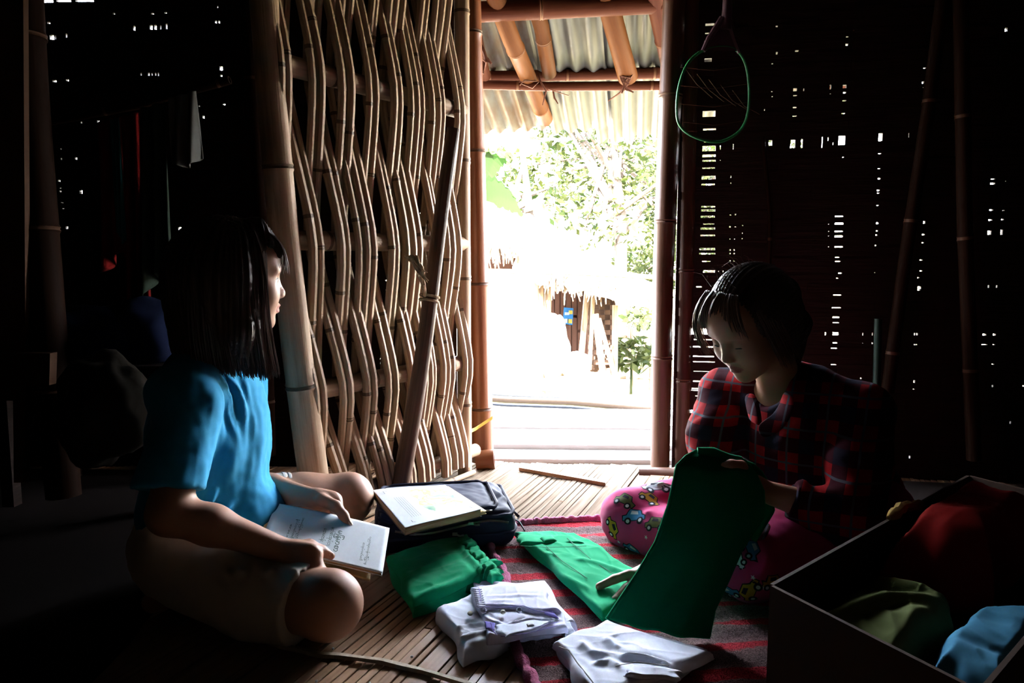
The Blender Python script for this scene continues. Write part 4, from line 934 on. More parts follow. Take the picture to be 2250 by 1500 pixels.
# ================================================================ person in the plaid shirt (right)
def plaid(name, ax, sc=1.):
    m = bpy.data.materials.new(name); m.use_nodes = True; t = m.node_tree; n = t.nodes; b = n['Principled BSDF']; L = t.links.new
    b.inputs['Roughness'].default_value = .95; b.inputs['Specular IOR Level'].default_value = .05
    tcn = n.new('ShaderNodeTexCoord'); mp = n.new('ShaderNodeMapping'); L(tcn.outputs['Object'], mp.inputs[0]); mp.inputs['Rotation'].default_value = ax
    sp = n.new('ShaderNodeSeparateXYZ'); L(mp.outputs[0], sp.inputs[0]); col = None
    def mth(op, a, b_=None, c=None):
        q = n.new('ShaderNodeMath'); q.operation = op
        for i, v in enumerate((a, b_, c)):
            if v is None: continue
            if isinstance(v, (int, float)): q.inputs[i].default_value = v
            else: L(v, q.inputs[i])
        return q.outputs[0]
    def band(src, per, w_, off):
        f = mth('FRACT', mth('ADD', mth('DIVIDE', src, per*sc), off)); return mth('LESS_THAN', f, w_)
    def mix(fac, a, b_):
        q = n.new('ShaderNodeMix'); q.data_type = 'RGBA'
        L(fac, q.inputs['Factor'])
        for s_, v in (('A', a), ('B', b_)):
            i = [k for k in q.inputs if k.name == s_ and k.type == 'RGBA'][0]
            if isinstance(v, tuple): i.default_value = (*v, 1)
            else: L(v, i)
        return [k for k in q.outputs if k.type == 'RGBA'][0]
    hx = band(sp.outputs['X'], .062, .42, 0.); hz = band(sp.outputs['Z'], .062, .42, .2)
    both = mth('MULTIPLY', hx, hz); either = mth('MAXIMUM', hx, hz)
    c = mix(either, (.19, .005, .007), (.03, .003, .007)); c = mix(both, c, (.012, .010, .02))
    th = mth('MAXIMUM', band(sp.outputs['X'], .062, .06, .36), band(sp.outputs['Z'], .062, .06, .56)); c = mix(th, c, (.05, .052, .066))
    nz = n.new('ShaderNodeTexNoise'); nz.inputs['Scale'].default_value = 900; L(tcn.outputs['Object'], nz.inputs[0])
    bp = n.new('ShaderNodeBump'); bp.inputs['Strength'].default_value = .3; bp.inputs['Distance'].default_value = .001; L(nz.outputs['Fac'], bp.inputs['Height']); L(bp.outputs[0], b.inputs['Normal'])
    L(c, b.inputs['Base Color']); return m
M['plaid'] = plaid('red_plaid_flannel', (0, 0, R(33)), 1.25)
M['pants'] = mat('pink_flannelette', (.46, .035, .14), .95, sheen=.08, bump=((500, 500, 500), .15, .0005))
M['collar'] = mat('grey_plaid_edge', (.28, .20, .24), .9)
g2 = thing('person', 'seated person in a red plaid shirt and pink pyjama trousers, head bowed over folded clothes', 'person', (.8, 1.75, 0))
hc2 = pp(1650, 712, 1.60); fr2 = frame((-.76, -.42, -.50), (-.40, -.22, .87)); f2, s2, u2 = fr2
B = Field((.08, 1.20, -.01), (1.10, 2.08, .74), .0040)
W2 = head(B, hc2, fr2, closed=True)
nk2 = v3((.640, 1.675, .42)); B.cap(nk2, hc2 - u2*.05 - f2*.03, .050, .046, .03)
q2 = lambda *a: v3(a)
sR, sL = q2(.545, 1.815, .385), q2(.790, 1.565, .385)
B.ell((.72, 1.69, .30), (.13, .15, .16), k=.04); B.ell((.80, 1.74, .14), (.14, .17, .13), k=.05); B.cap(sR, sL, .048, .048, .04)
eR = q2(.485, 1.66, .20); wR_ = pp(1435, 1262, 1.50); wR_[2] = max(wR_[2], .055)
B.chain([sR, eR], [.046, .036], .02); B.chain([eR, lerp(eR, wR_, .35), wR_], [.036, .034, .021], .02)
eL = q2(.70, 1.42, .19); wL_ = pp(1668, 1075, 1.46)
B.chain([sL, eL], [.046, .036], .02); B.chain([eL, lerp(eL, wL_, .35), wL_], [.036, .034, .022], .02)
kR2 = pp(1394, 1136, 1.79); kL2 = q2(.505, 1.455, .082)
B.chain([(.80, 1.86, .115), kR2], [.085, .058], .03); B.chain([(.84, 1.62, .115), kL2], [.085, .058], .03)
B.chain([kR2 - q2(0, .02, .01), (.50, 1.50, .05)], [.050, .03], .01); B.chain([kL2 - q2(0, 0, .01), (.72, 1.66, .05)], [.050, .03], .01)
B.chain([(.50, 1.50, .05), (.58, 1.40, .035)], [.03, .02], .01)
# right hand resting on the folded green cloth
kk = [pp(1402, 1262, 1.455), pp(1397, 1277, 1.44), pp(1390, 1290, 1.425), pp(1384, 1303, 1.41)]
B.ell(lerp(wR_, lerp(kk[0], kk[3], .5), .5), (.034, .026, .017), k=.02)
for i, k_ in enumerate(kk): B.chain([lerp(wR_, k_, .15), k_], [.016, .0108], .010)
B.chain([kk[0], pp(1382, 1262, 1.452), pp(1350, 1272, 1.44), pp(1316, 1288, 1.43)], [.0108, .0105, .0095, .0082], .004)
B.chain([kk[1], pp(1376, 1292, 1.42), pp(1352, 1318, 1.395), pp(1320, 1343, 1.372)], [.0105, .0098, .0090, .0078], .003)
B.chain([kk[2], pp(1374, 1309, 1.405), pp(1356, 1334, 1.38), pp(1330, 1356, 1.36)], [.0105, .0095, .0088, .0075], .003)
B.chain([kk[3], pp(1372, 1322, 1.395), pp(1362, 1344, 1.372), pp(1345, 1360, 1.355)], [.0095, .0088, .0080, .0066], .003)
B.chain([lerp(wR_, kk[3], .25), pp(1412, 1318, 1.42), pp(1404, 1336, 1.395), pp(1396, 1350, 1.375)], [.0125, .0115, .0098, .0078], .006)
# left hand holding up the green garment from behind its top edge
kl = [pp(1620, 1040, 1.47), pp(1622, 1052, 1.465), pp(1626, 1064, 1.46), pp(1632, 1076, 1.455)]
B.ell(lerp(wL_, lerp(kl[0], kl[3], .5), .5), (.030, .018, .026), k=.02)
for i, k_ in enumerate(kl):
    B.chain([lerp(wL_, k_, .15), k_], [.015, .0105], .010)
    e1 = k_ + q2(-.020, .004, .006 - i*.003); e2 = e1 + q2(-.014, -.003, -.016); e3 = e2 + q2(.004, -.004, -.018)
    B.chain([k_, e1, e2, e3], [.0098, .0090, .0082, .0068], .003)
B.chain([lerp(wL_, kl[0], .2), kl[0] + q2(.004, -.012, .020), kl[0] + q2(-.018, -.014, .024), kl[0] + q2(-.038, -.012, .018)], [.0130, .0112, .0098, .0078], .006)
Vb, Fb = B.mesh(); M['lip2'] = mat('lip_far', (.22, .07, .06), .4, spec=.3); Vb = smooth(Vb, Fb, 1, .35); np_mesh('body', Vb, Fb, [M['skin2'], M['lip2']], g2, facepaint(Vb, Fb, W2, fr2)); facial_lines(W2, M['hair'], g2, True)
# hair, tied at the back
H = Field((.36, 1.40, .36), (.84, 1.88, .80), .004)
H.ell(hc2 + u2*.030 - f2*.022, (.106, .088, .102), (f2, s2, u2), .02); H.ell(hc2 - f2*.045 - u2*.02, (.080, .084, .095), (f2, s2, u2), .03)
H.cut(hc2 + f2*.046, f2 - u2*.15, .01, lo=(.36, 1.40, .36), hi=(.84, 1.88, .62))
H.ell(hc2 + f2*.10 - u2*.035, (.095, .060, .105), (f2, s2, u2), .012, 'sub')
H.cut(hc2 - u2*.085, -u2 + f2*.6, .01)
bun = hc2 - f2*.115 + u2*.01; H.ell(bun, (.042, .040, .042), k=.01); H.chain([bun, bun + q2(.05, .02, -.07), bun + q2(.05, .02, -.16)], [.028, .026, .012], .02)
Vh, Fh = H.mesh(); Nh = vnormals(Vh, Fh); dd = (Vh - hc2 + f2*.12); ang = np.arctan2(dd @ s2, dd @ u2)
Vh = Vh + Nh*(.0016*np.sin(ang*60 + 2*np.sin(ang*9)))[:, None]
np_mesh('hair', Vh, Fh, M['hair'], g2)
hb = MB(); rr = random.Random(8); Q2 = lambda a, b, d: Vector(hc2 + f2*a + s2*b + u2*d)
strands(hb, [Q2(.04, .045, .112), Q2(.03, .070, .09)], [Q2(.085, .082, -.020), Q2(.060, .090, -.055)], [Q2(.115, .075, .075), Q2(.085, .098, .03)], 60, .0014, rr, .004)
strands(hb, [Q2(.05, .02, .115), Q2(.05, -.05, .105)], [Q2(.092, .055, .035), Q2(.080, -.072, .02)], [Q2(.10, .04, .09), Q2(.09, -.07, .08)], 80, .0016, rr, .003)
strands(hb, [Q2(.0, -.075, .06), Q2(.04, -.072, .06)], [Q2(-.01, -.084, -.09), Q2(.03, -.080, -.09)], [Q2(.0, -.092, -.02), Q2(.045, -.088, -.01)], 50, .0016, rr, .003)
for k in range(26):                                       # loose flyaway hairs
    a = Q2(rr.uniform(-.06, .06), rr.uniform(-.05, .06), .118); b_ = a + Vector((rr.uniform(-.05, .03), rr.uniform(-.03, .03), rr.uniform(.0, .035)))
    hb.tube([a, a.lerp(b_, .5) + Vector((0, 0, .012)), b_], [.0007, .0006, .0002], 4)
hb.build('hair_lock', M['strand'], g2)
# flannel shirt
T = Field((.34, 1.26, .05), (1.10, 2.06, .54), .0048)
T.ell((.715, 1.69, .29), (.150, .165, .17), k=.04); T.ell((.79, 1.73, .16), (.165, .185, .12), k=.05)
T.chain([sR + q2(.01, -.01, .0), nk2 + q2(.02, .01, -.01), sL + q2(0, .02, 0)], [.060, .066, .062], .05)
T.chain([sR, lerp(sR, eR, .5) + q2(-.012, 0, .0), eR + q2(-.006, .0, .0), lerp(eR, wR_, .45)], [.062, .064, .056, .042], .025)
T.chain([sL, lerp(sL, eL, .5), eL, lerp(eL, wL_, .70)], [.062, .062, .056, .040], .025)
dW = wL_ - eL; dW /= np.linalg.norm(dW); T.cut(lerp(eL, wL_, .66), dW, .003, lo=(.5, 1.26, .1), hi=(.70, 1.55, .30))
T.cut((.8, 1.7, .085), (0, 0, -1), .01)
T.ell(nk2 + f2*.05 + q2(-.02, -.01, .045), (.058, .062, .060), k=.012, op='sub')
Vt, Ft = T.mesh(); Nt = vnormals(Vt, Ft)
Vt = crease(Vt, Nt, [(Lc((1536, 905, 1.80), (1570, 925, 1.74), (1610, 930, 1.72)), .008, .010), (Lc((1530, 940, 1.80), (1565, 965, 1.72), (1600, 985, 1.70)), .008, .012),
    (Lc((1528, 985, 1.78), (1560, 1000, 1.70), (1590, 1010, 1.68)), .008, .011), (Lc((1545, 870, 1.80), (1590, 880, 1.76), (1630, 930, 1.70)), .009, .008),
    (Lc((1690, 900, 1.60), (1680, 1000, 1.57), (1690, 1100, 1.56)), .010, .010), (Lc((1760, 900, 1.5), (1750, 1020, 1.48), (1790, 1120, 1.4)), .010, .010)])
Vt = Vt + Nt*(.004*wnoise(Vt, 26, 1) + .0018*wnoise(Vt, 70, 5))[:, None]
np_mesh('flannel_shirt', smooth(Vt, Ft, 1, .3), Ft, M['plaid'], g2)
# collar flaps, placket and shirt hem corner
def flap(name, rows, m_, parent, th=.003):
    mb = MB(); R_ = [[Vector(p) for p in r] for r in rows]; nu = len(R_); nv = len(R_[0])
    for r in R_:
        for p in r: mb.v.append(p)
    for i in range(nu-1):
        for j in range(nv-1): a = i*nv+j; mb.quad(a, a+1, a+nv+1, a+nv, uv=[(i/nu, j/nv)]*4)
    o = mb.build(name, m_, parent)
    s_ = o.modifiers.new('thick', 'SOLIDIFY'); s_.thickness = th; s_.offset = 0
    b_ = o.modifiers.new('sub', 'SUBSURF'); b_.levels = b_.render_levels = 2
    return o
flap('shirt_collar', [[P(1632, 868, 1.66), P(1640, 900, 1.625), P(1645, 925, 1.60)], [P(1650, 860, 1.66), P(1666, 900, 1.58), P(1668, 938, 1.555)], [P(1664, 870, 1.655), P(1672, 905, 1.60), P(1676, 935, 1.585)]], M['plaid'], g2)
flap('shirt_collar', [[P(1722, 856, 1.60), P(1712, 890, 1.575), P(1694, 915, 1.555), P(1664, 930, 1.55)], [P(1732, 862, 1.58), P(1722, 905, 1.545), P(1700, 935, 1.535), P(1665, 948, 1.535)], [P(1748, 872, 1.56), P(1742, 915, 1.525), P(1712, 955, 1.515), P(1672, 965, 1.52)]], M['plaid'], g2)
flap('shirt_hem', [[P(1640, 1150, 1.50), P(1665, 1140, 1.46), P(1700, 1150, 1.44)], [P(1634, 1172, 1.47), P(1660, 1180, 1.43), P(1690, 1168, 1.41)], [P(1632, 1184, 1.46), P(1656, 1190, 1.42), P(1684, 1186, 1.40)]], M['plaid'], g2)
# pyjama trousers with a printed pattern of little cars
K_ = Field((.12, 1.14, -.005), (1.08, 2.08, .30), .0048)
K_.ell((.81, 1.75, .12), (.160, .21, .12), k=.03)
K_.chain([(.80, 1.87, .12), lerp(q2(.80, 1.87, .12), kR2, .5), kR2], [.105, .092, .074], .03); K_.chain([(.84, 1.62, .12), lerp(q2(.84, 1.62, .12), kL2, .5), kL2], [.105, .095, .076], .03)
K_.ell(kR2 + q2(-.008, 0, -.004), (.080, .078, .078), k=.02)
K_.chain([kR2 + q2(.0, -.02, -.012), lerp(kR2, q2(.50, 1.50, .055), .6), (.50, 1.50, .055)], [.068, .066, .048], .02)
K_.chain([kL2 - q2(0, 0, .01), (.66, 1.62, .06)], [.066, .05], .02)
Vk, Fk = K_.mesh(); Nk = vnormals(Vk, Fk)
Vk = crease(Vk, Nk, [(Lc((1375, 1062, 1.72), (1420, 1078, 1.70), (1462, 1105, 1.72)), .007, .009), (Lc((1400, 1056, 1.76), (1440, 1062, 1.78), (1480, 1072, 1.80)), .006, .007),
    (Lc((1360, 1080, 1.72), (1395, 1100, 1.70), (1440, 1140, 1.68)), .010, .006), (Lc((1330, 1180, 1.72), (1370, 1210, 1.67), (1410, 1215, 1.64)), .010, .006),
    (Lc((1640, 1195, 1.4), (1625, 1240, 1.38), (1600, 1300, 1.36)), .009, .008), (Lc((1690, 1210, 1.4), (1670, 1260, 1.38), (1660, 1320, 1.33)), .009, .008)])
Vk = Vk + Nk*(.0035*wnoise(Vk, 30, 3) + .0015*wnoise(Vk, 75, 1))[:, None]; Vk[:, 2] = np.maximum(Vk[:, 2], .004); Vk = smooth(Vk, Fk, 1, .3)
for nm_, c_ in (('p_blue', (.04, .17, .34)), ('p_yellow', (.42, .21, .02)), ('p_black', (.012, .012, .02)), ('p_white', (.55, .58, .62)), ('p_green', (.09, .10, .035))): M[nm_] = mat('print_' + nm_[2:], c_, .9)
pm = [M['pants'], M['p_blue'], M['p_yellow'], M['p_black'], M['p_white'], M['p_green']]
# the print: small flat shapes laid onto the cloth surface, kept in the same mesh
bvh = BVHTree.FromPolygons([Vector(v) for v in Vk], [tuple(f) for f in Fk])
dv, df, dm = [], [], []
def decal(c, nrm, up, poly, m_, lift=.0009):
    """poly: outline points in metres, fan-triangulated with rings and dropped onto the cloth"""
    c = Vector(c); nrm = Vector(nrm).normalized(); up = (Vector(up) - nrm*Vector(up).dot(nrm)).normalized(); sd_ = up.cross(nrm)
    cx = sum(p[0] for p in poly)/len(poly); cy = sum(p[1] for p in poly)/len(poly); rings = 5; base = len(dv); ok = True; tmp = []
    dense = []
    for i in range(len(poly)):
        a, b_ = poly[i], poly[(i+1) % len(poly)]; k = max(1, int(math.hypot(b_[0]-a[0], b_[1]-a[1])/.004))
        dense += [(a[0] + (b_[0]-a[0])*j/k, a[1] + (b_[1]-a[1])*j/k) for j in range(k)]
    for r_ in range(rings+1):
        for q in dense:
            x = cx + (q[0]-cx)*r_/rings; y = cy + (q[1]-cy)*r_/rings; p = c + sd_*x + up*y
            h = bvh.find_nearest(p + nrm*.0)
            if h[0] is None or (h[0]-p).length > .05: return
            tmp.append(h[0] + h[1]*lift)
    dv.extend(tmp); n = len(dense)
    for r_ in range(rings):
        for i in range(n):
            a = base + r_*n + i; b_ = base + r_*n + (i+1) % n; df.append((a, b_, b_+n, a+n)); dm.append(m_)
def circle(cx, cy, r_, n=12): return [(cx + r_*math.cos(2*math.pi*k/n), cy + r_*math.sin(2*math.pi*k/n)) for k in range(n)]
def car(c, nrm, up, kind, s_=1.):
    s_ *= 1.2
    S_ = lambda L_: [(x*s_, y*s_) for x, y in L_]
    bc = {0: 1, 1: 2, 2: 4, 3: 5}[kind]
    decal(c, nrm, up, S_([(-.028, -.010), (.028, -.010), (.030, .002), (.018, .006), (.010, .018), (-.014, .018), (-.020, .005), (-.029, .003)]), 3, .0006)
    decal(c, nrm, up, S_([(-.026, -.008), (.026, -.008), (.027, .001), (.016, .004), (.009, .016), (-.013, .016), (-.018, .003), (-.026, .001)]), bc, .0010)
    decal(c, nrm, up, S_([(-.010, .005), (.007, .005), (.004, .013), (-.009, .013)]), 3 if kind else 4, .0014)
    for x in (-.015, .015):
        decal(c, nrm, up, S_(circle(x, -.010, .0082)), 3, .0015); decal(c, nrm, up, S_(circle(x, -.010, .0040)), 4, .0020)
def star(c, nrm, up, s_=.006): decal(c, nrm, up, [(s_*(1 if k % 2 == 0 else .42)*math.cos(math.pi*k/5), s_*(1 if k % 2 == 0 else .42)*math.sin(math.pi*k/5)) for k in range(10)], 4, .0010)
def onpants(px, py):
    h = bvh.ray_cast(EYE, ray(px, py).normalized())
    return h[0], h[1]
for (x, y, kd, up, s_) in ((1372, 1098, 3, (.2, 0, 1), .95), (1428, 1096, 1, (.5, 0, .9), .9), (1395, 1135, 0, (-.2, 0, 1), 1.), (1344, 1160, 1, (1, 0, .3), .9), (1392, 1208, 0, (.4, 0, 1), .9), (1440, 1150, 3, (-.3, 0, 1), .9), (1443, 1068, 2, (.1, .9, .3), 1.25),
                       (1604, 1300, 0, (-1, 0, .5), .8), (1648, 1300, 1, (-.8, .4, .3), .95), (1622, 1222, 2, (-1, 0, 0), .8), (1650, 1205, 0, (1, 0, .2), .8), (1700, 1280, 1, (0, 0, 1), .8), (1560, 1350, 1, (0, 0, 1), .9)):
    p, n_ = onpants(x, y)
    if p is not None: car(p, n_, up, kd, s_)
for (x, y) in ((1655, 1268), (1630, 1244), (1676, 1290), (1616, 1310), (1420, 1180), (1360, 1190)):
    p, n_ = onpants(x, y)
    if p is not None: star(p, n_, (0, 0, 1))
Vall = np.concatenate([Vk, np.array([tuple(v) for v in dv])]) if dv else Vk
Fall = np.concatenate([Fk, np.array(df) + len(Vk)]) if df else Fk
mi = np.concatenate([np.zeros(len(Fk), int), np.array(dm)]) if df else np.zeros(len(Fk), int)
np_mesh('pyjama_trousers', Vall, Fall, pm, g2, mi)
# ================================================================ blanket
def gridmesh(name, nu, nv, top, bot, mats, parent=None, lines=None, mfun=None):
    """closed slab from two height surfaces top(u,v), bot(u,v) -> (x,y,z) arrays"""
    U, V_ = np.meshgrid(np.linspace(0, 1, nu+1), np.linspace(0, 1, nv+1), indexing='ij')
    A_ = top(U, V_).reshape(-1, 3); Bm = bot(U, V_).reshape(-1, 3); W = (nu+1)*(nv+1)
    i, j = np.meshgrid(np.arange(nu), np.arange(nv), indexing='ij'); a = (i*(nv+1)+j).ravel(); q = np.stack([a, a+nv+1, a+nv+2, a+1], 1)
    n = np.cross(A_[q[:, 1]] - A_[q[:, 0]], A_[q[:, 3]] - A_[q[:, 0]])[:, 2].mean()
    if n < 0: q = q[:, ::-1]
    if lines:
        Nn = vnormals(A_, q); e = np.minimum(np.minimum(U, 1-U), np.minimum(V_, 1-V_)).ravel(); fade = np.clip(e*14, 0, 1)[:, None]
        A_ = A_ + (crease(A_, Nn, lines) - A_)*fade
    A_[:, 2] = np.maximum(A_[:, 2], Bm[:, 2] + .0008)
    Fs = [q, q[:, ::-1] + W]
    fwd = (lambda s_: s_) if n >= 0 else (lambda s_: s_[:, ::-1])
    for idx, d_ in (([k*(nv+1) for k in range(nu+1)], 1), ([k*(nv+1)+nv for k in range(nu+1)], -1), ([k for k in range(nv+1)], -1), ([nu*(nv+1)+k for k in range(nv+1)], 1)):
        idx = np.array(idx); s_ = np.stack([idx[:-1], idx[:-1]+W, idx[1:]+W, idx[1:]], 1); Fs.append(fwd(s_ if d_ > 0 else s_[:, ::-1]))
    Fx = np.concatenate(Fs); mi = None
    if mfun is not None:
        c = mfun(((i + .5)/nu).ravel(), ((j + .5)/nv).ravel()); mi = np.zeros(len(Fx), int); mi[:len(q)] = c
    return np_mesh(name, np.concatenate([A_, Bm]), Fx, mats, parent, mi)
def quadmap(c, z=None):
    c = [np.array(p, float) for p in c]                  # corners: (0,0) (1,0) (1,1) (0,1)
    return lambda U, V_: (c[0]*((1-U)*(1-V_))[..., None] + c[1]*(U*(1-V_))[..., None] + c[2]*(U*V_)[..., None] + c[3]*((1-U)*V_)[..., None])
def pad(name, c, z0, th, mats, parent=None, nu=70, nv=70, lines=None, nz=.0025, nsc=26, seed=0, edge=.05, wob=.004, rough=0, prof=None, slope=(0, 0)):
    qm = quadmap([(p[0], p[1], 0) for p in c])
    def shape(U, V_, k):
        P_ = qm(U, V_); e = np.minimum(np.minimum(U, 1-U)*1.0, np.minimum(V_, 1-V_)*1.0)/edge; e = np.clip(e, 0, 1); r_ = np.sqrt(1 - (1-e)**2)
        fl_ = P_.reshape(-1, 3); w1 = wnoise(fl_, nsc, seed).reshape(U.shape); w2 = wnoise(fl_, nsc*2.6, seed+9).reshape(U.shape)
        P_[..., 0] += wob*np.sin(V_*9 + seed)*(np.abs(U-.5)*2)**3 + wob*wnoise(fl_, 16, seed+3).reshape(U.shape); P_[..., 1] += wob*np.sin(U*8 + seed*2)*(np.abs(V_-.5)*2)**3
        h = th*(prof(U, V_) if prof else 1.) + slope[0]*U + slope[1]*V_; an = seed*1.3; ca, sa = math.cos(an), math.sin(an); rot = np.stack([fl_[:, 0]*ca + fl_[:, 1]*sa, (-fl_[:, 0]*sa + fl_[:, 1]*ca)*.35, fl_[:, 2]*0 + seed], 1)
        rdg = (1 - np.abs(wnoise(rot, 48, seed*2)))**5 + .6*(1 - np.abs(wnoise(rot[:, [1, 0, 2]]*np.array([2.0, .6, 1]), 40, seed)))**6; rdg = rdg.reshape(U.shape)
        P_[..., 2] = z0 + (h*r_ + (nz*w1 + nz*.35*w2 + min(nz, .004)*.55*rdg)*r_ if k else 0)
        return P_
    return gridmesh(name, nu, nv, lambda U, V_: shape(U, V_, 1), lambda U, V_: shape(U, V_, 0), mats, parent, lines)
def blanket_mat():
    m = bpy.data.materials.new('striped_fleece'); m.use_nodes = True; t = m.node_tree; n = t.nodes; L = t.links.new; b = n['Principled BSDF']
    b.inputs['Roughness'].default_value = 1; b.inputs['Specular IOR Level'].default_value = .05
    tcn = n.new('ShaderNodeTexCoord'); mp = n.new('ShaderNodeMapping'); L(tcn.outputs['Object'], mp.inputs[0]); mp.inputs['Rotation'].default_value = (0, 0, R(-6)); mp.inputs['Scale'].default_value = (4.5, 11, 1)
    nz = n.new('ShaderNodeTexNoise'); nz.inputs['Scale'].default_value = 1; nz.inputs['Detail'].default_value = 5; nz.inputs['Roughness'].default_value = .65; nz.inputs['Distortion'].default_value = .3; L(mp.outputs[0], nz.inputs[0])
    wv = n.new('ShaderNodeTexWave'); wv.bands_direction = 'Y'; wv.inputs['Scale'].default_value = .36; wv.inputs['Distortion'].default_value = 9.; wv.inputs['Detail'].default_value = 2; wv.inputs['Detail Scale'].default_value = .3; L(mp.outputs[0], wv.inputs[0])
    ad = n.new('ShaderNodeMath'); ad.operation = 'MULTIPLY_ADD'; L(nz.outputs['Fac'], ad.inputs[0]); ad.inputs[1].default_value = 1.5; L(wv.outputs['Fac'], ad.inputs[2])
    rp = n.new('ShaderNodeValToRGB'); L(ad.outputs[0], rp.inputs[0]); E_ = rp.color_ramp.elements
    E_[0].position = .0; E_[0].color = (.07, .052, .055, 1); E_[1].position = .66; E_[1].color = (.20, .13, .13, 1)
    for p_, c_ in ((.90, (.26, .16, .16)), (1.06/1.9*1.9 if False else .97, (.58, .045, .065))):
        e = E_.new(min(1, p_)); e.color = (*c_, 1)
    dv_ = n.new('ShaderNodeMath'); dv_.operation = 'DIVIDE'; L(ad.outputs[0], dv_.inputs[0]); dv_.inputs[1].default_value = 1.62; L(dv_.outputs[0], rp.inputs[0])
    fz = n.new('ShaderNodeTexNoise'); fz.inputs['Scale'].default_value = 420; fz.inputs['Detail'].default_value = 2; L(tcn.outputs['Object'], fz.inputs[0])
    mx = n.new('ShaderNodeMix'); mx.data_type = 'RGBA'; mx.blend_type = 'MULTIPLY'; mx.inputs['Factor'].default_value = .7
    ins = [k for k in mx.inputs if k.type == 'RGBA']; L(rp.outputs[0], ins[0]); r2 = n.new('ShaderNodeValToRGB'); r2.color_ramp.elements[0].position = .35; r2.color_ramp.elements[1].position = .6; L(fz.outputs['Fac'], r2.inputs[0]); L(r2.outputs[0], ins[1])
    L([k for k in mx.outputs if k.type == 'RGBA'][0], b.inputs['Base Color'])
    bp = n.new('ShaderNodeBump'); bp.inputs['Strength'].default_value = .9; bp.inputs['Distance'].default_value = .004; L(fz.outputs['Fac'], bp.inputs['Height']); L(bp.outputs[0], b.inputs['Normal'])
    return m
M['blanket'] = blanket_mat(); M['trim'] = mat('pink_fleece_trim', (.55, .16, .30), 1., sheen=.08, noise=((300, 300, 300), (.34, .06, .13), .2), bump=((300, 300, 300), 1., .004))
bl = thing('blanket', 'fuzzy red and dark brown striped blanket spread under the folded clothes', 'blanket', (.4, 1.6, 0))
bA, bB, bC, bD = F(1084, 1172), Vector((1.05, 2.16, 0)), Vector((1.0, 1.02, 0)), F(1180, 1560)
lft = [F(1096, 1168), F(1075, 1215), F(1112, 1275), F(1108, 1340), F(1140, 1450), F(1200, 1560)]
topl = [F(1096, 1168), F(1130, 1158), F(1190, 1152), F(1260, 1149), F(1330, 1146), F(1420, 1130), Vector((1.05, 2.12, 0))]
def poly_at(pl, T_):
    pl = np.array([tuple(p) for p in pl]); x = T_*(len(pl)-1); i = np.clip(x.astype(int), 0, len(pl)-2); f = (x-i)[..., None]; return pl[i]*(1-f) + pl[i+1]*f
def bshape(U, V_, k):
    Lp = poly_at(lft, V_); Tp = poly_at(topl, U); Rp = np.array(tuple(topl[-1]))*(1-V_)[..., None] + np.array(tuple(bC))*V_[..., None]; Bp = np.array(tuple(lft[-1]))*(1-U)[..., None] + np.array(tuple(bC))*U[..., None]
    P00, P10, P01, P11 = [np.array(tuple(p)) for p in (lft[0], topl[-1], lft[-1], bC)]
    P_ = (1-U)[..., None]*Lp + U[..., None]*Rp + (1-V_)[..., None]*Tp + V_[..., None]*Bp - ((1-U)*(1-V_))[..., None]*P00 - (U*(1-V_))[..., None]*P10 - ((1-U)*V_)[..., None]*P01 - (U*V_)[..., None]*P11
    fl_ = P_.reshape(-1, 3); h = .007 + .0035*wnoise(fl_, 15, 2).reshape(U.shape) + .0015*wnoise(fl_, 160, 6).reshape(U.shape)
    P_[..., 2] = (np.maximum(.004, h) if k else .0006); return P_
gridmesh('fleece', 260, 240, lambda U, V_: bshape(U, V_, 1), lambda U, V_: bshape(U, V_, 0), M['blanket'], bl)
mb = MB(); pth = [Vector(p) + Vector((0, 0, .009)) for p in poly_at([topl[-1]] + topl[::-1][1:] + lft[1:], np.linspace(0, 1, 150))]
mb.tube(pth, [.011 + .002*math.sin(k*1.7) + .0015*math.sin(k*5.1) for k in range(150)], 10); mb.build('trim_edge', M['trim'], bl)
# ================================================================ backpack and the booklets on it
M['navy'] = mat('navy_nylon', (.012, .018, .045), .7, spec=.15, bump=((700, 700, 700), .25, .0008)); M['navy2'] = mat('black_webbing', (.010, .010, .013), .7); M['metal'] = mat('zip_metal', (.6, .58, .52), .3, metallic=1)
bp_ = thing('backpack', 'dark navy backpack lying flat on the bamboo floor by the doorway', 'backpack', (-.18, 1.83, 0))
bc = Vector((-.180, 1.830, 0)); bang = R(10); bx = Vector((math.cos(bang), math.sin(bang), 0)); by = Vector((-bx.y, bx.x, 0))
def rbox(Fd, c, ax, h, r_, k=.01, op='u'):
    m = max(h) + r_ + k + .02; c = np.array(c, float); sl, x, y, z = Fd._sub(c-m*1.5, c+m*1.5); x = x-c[0]; y = y-c[1]; z = z-c[2]
    q = [np.abs(a[0]*x + a[1]*y + a[2]*z) - (hh - r_) for a, hh in zip(ax, h)]
    d = np.sqrt(sum(np.maximum(v, 0)**2 for v in q)) + np.minimum(np.maximum(np.maximum(q[0], q[1]), q[2]), 0) - r_
    Fd.put(sl, d, k, op)
G = Field((-.45, 1.58, -.004), (.12, 2.10, .17), .0042)
rbox(G, bc + Vector((0, .01, .052)), (bx, by, Vector((0, 0, 1))), (.172, .138, .050), .035, .01)
rbox(G, bc + Vector((-.02, -.005, .090)), (bx, by, Vector((0, 0, 1))), (.142, .112, .020), .018, .012)
Vg, Fg = G.mesh(); Ng = vnormals(Vg, Fg)
def bpt(a, b_, z): return bc + bx*a + by*b_ + Vector((0, 0, z))
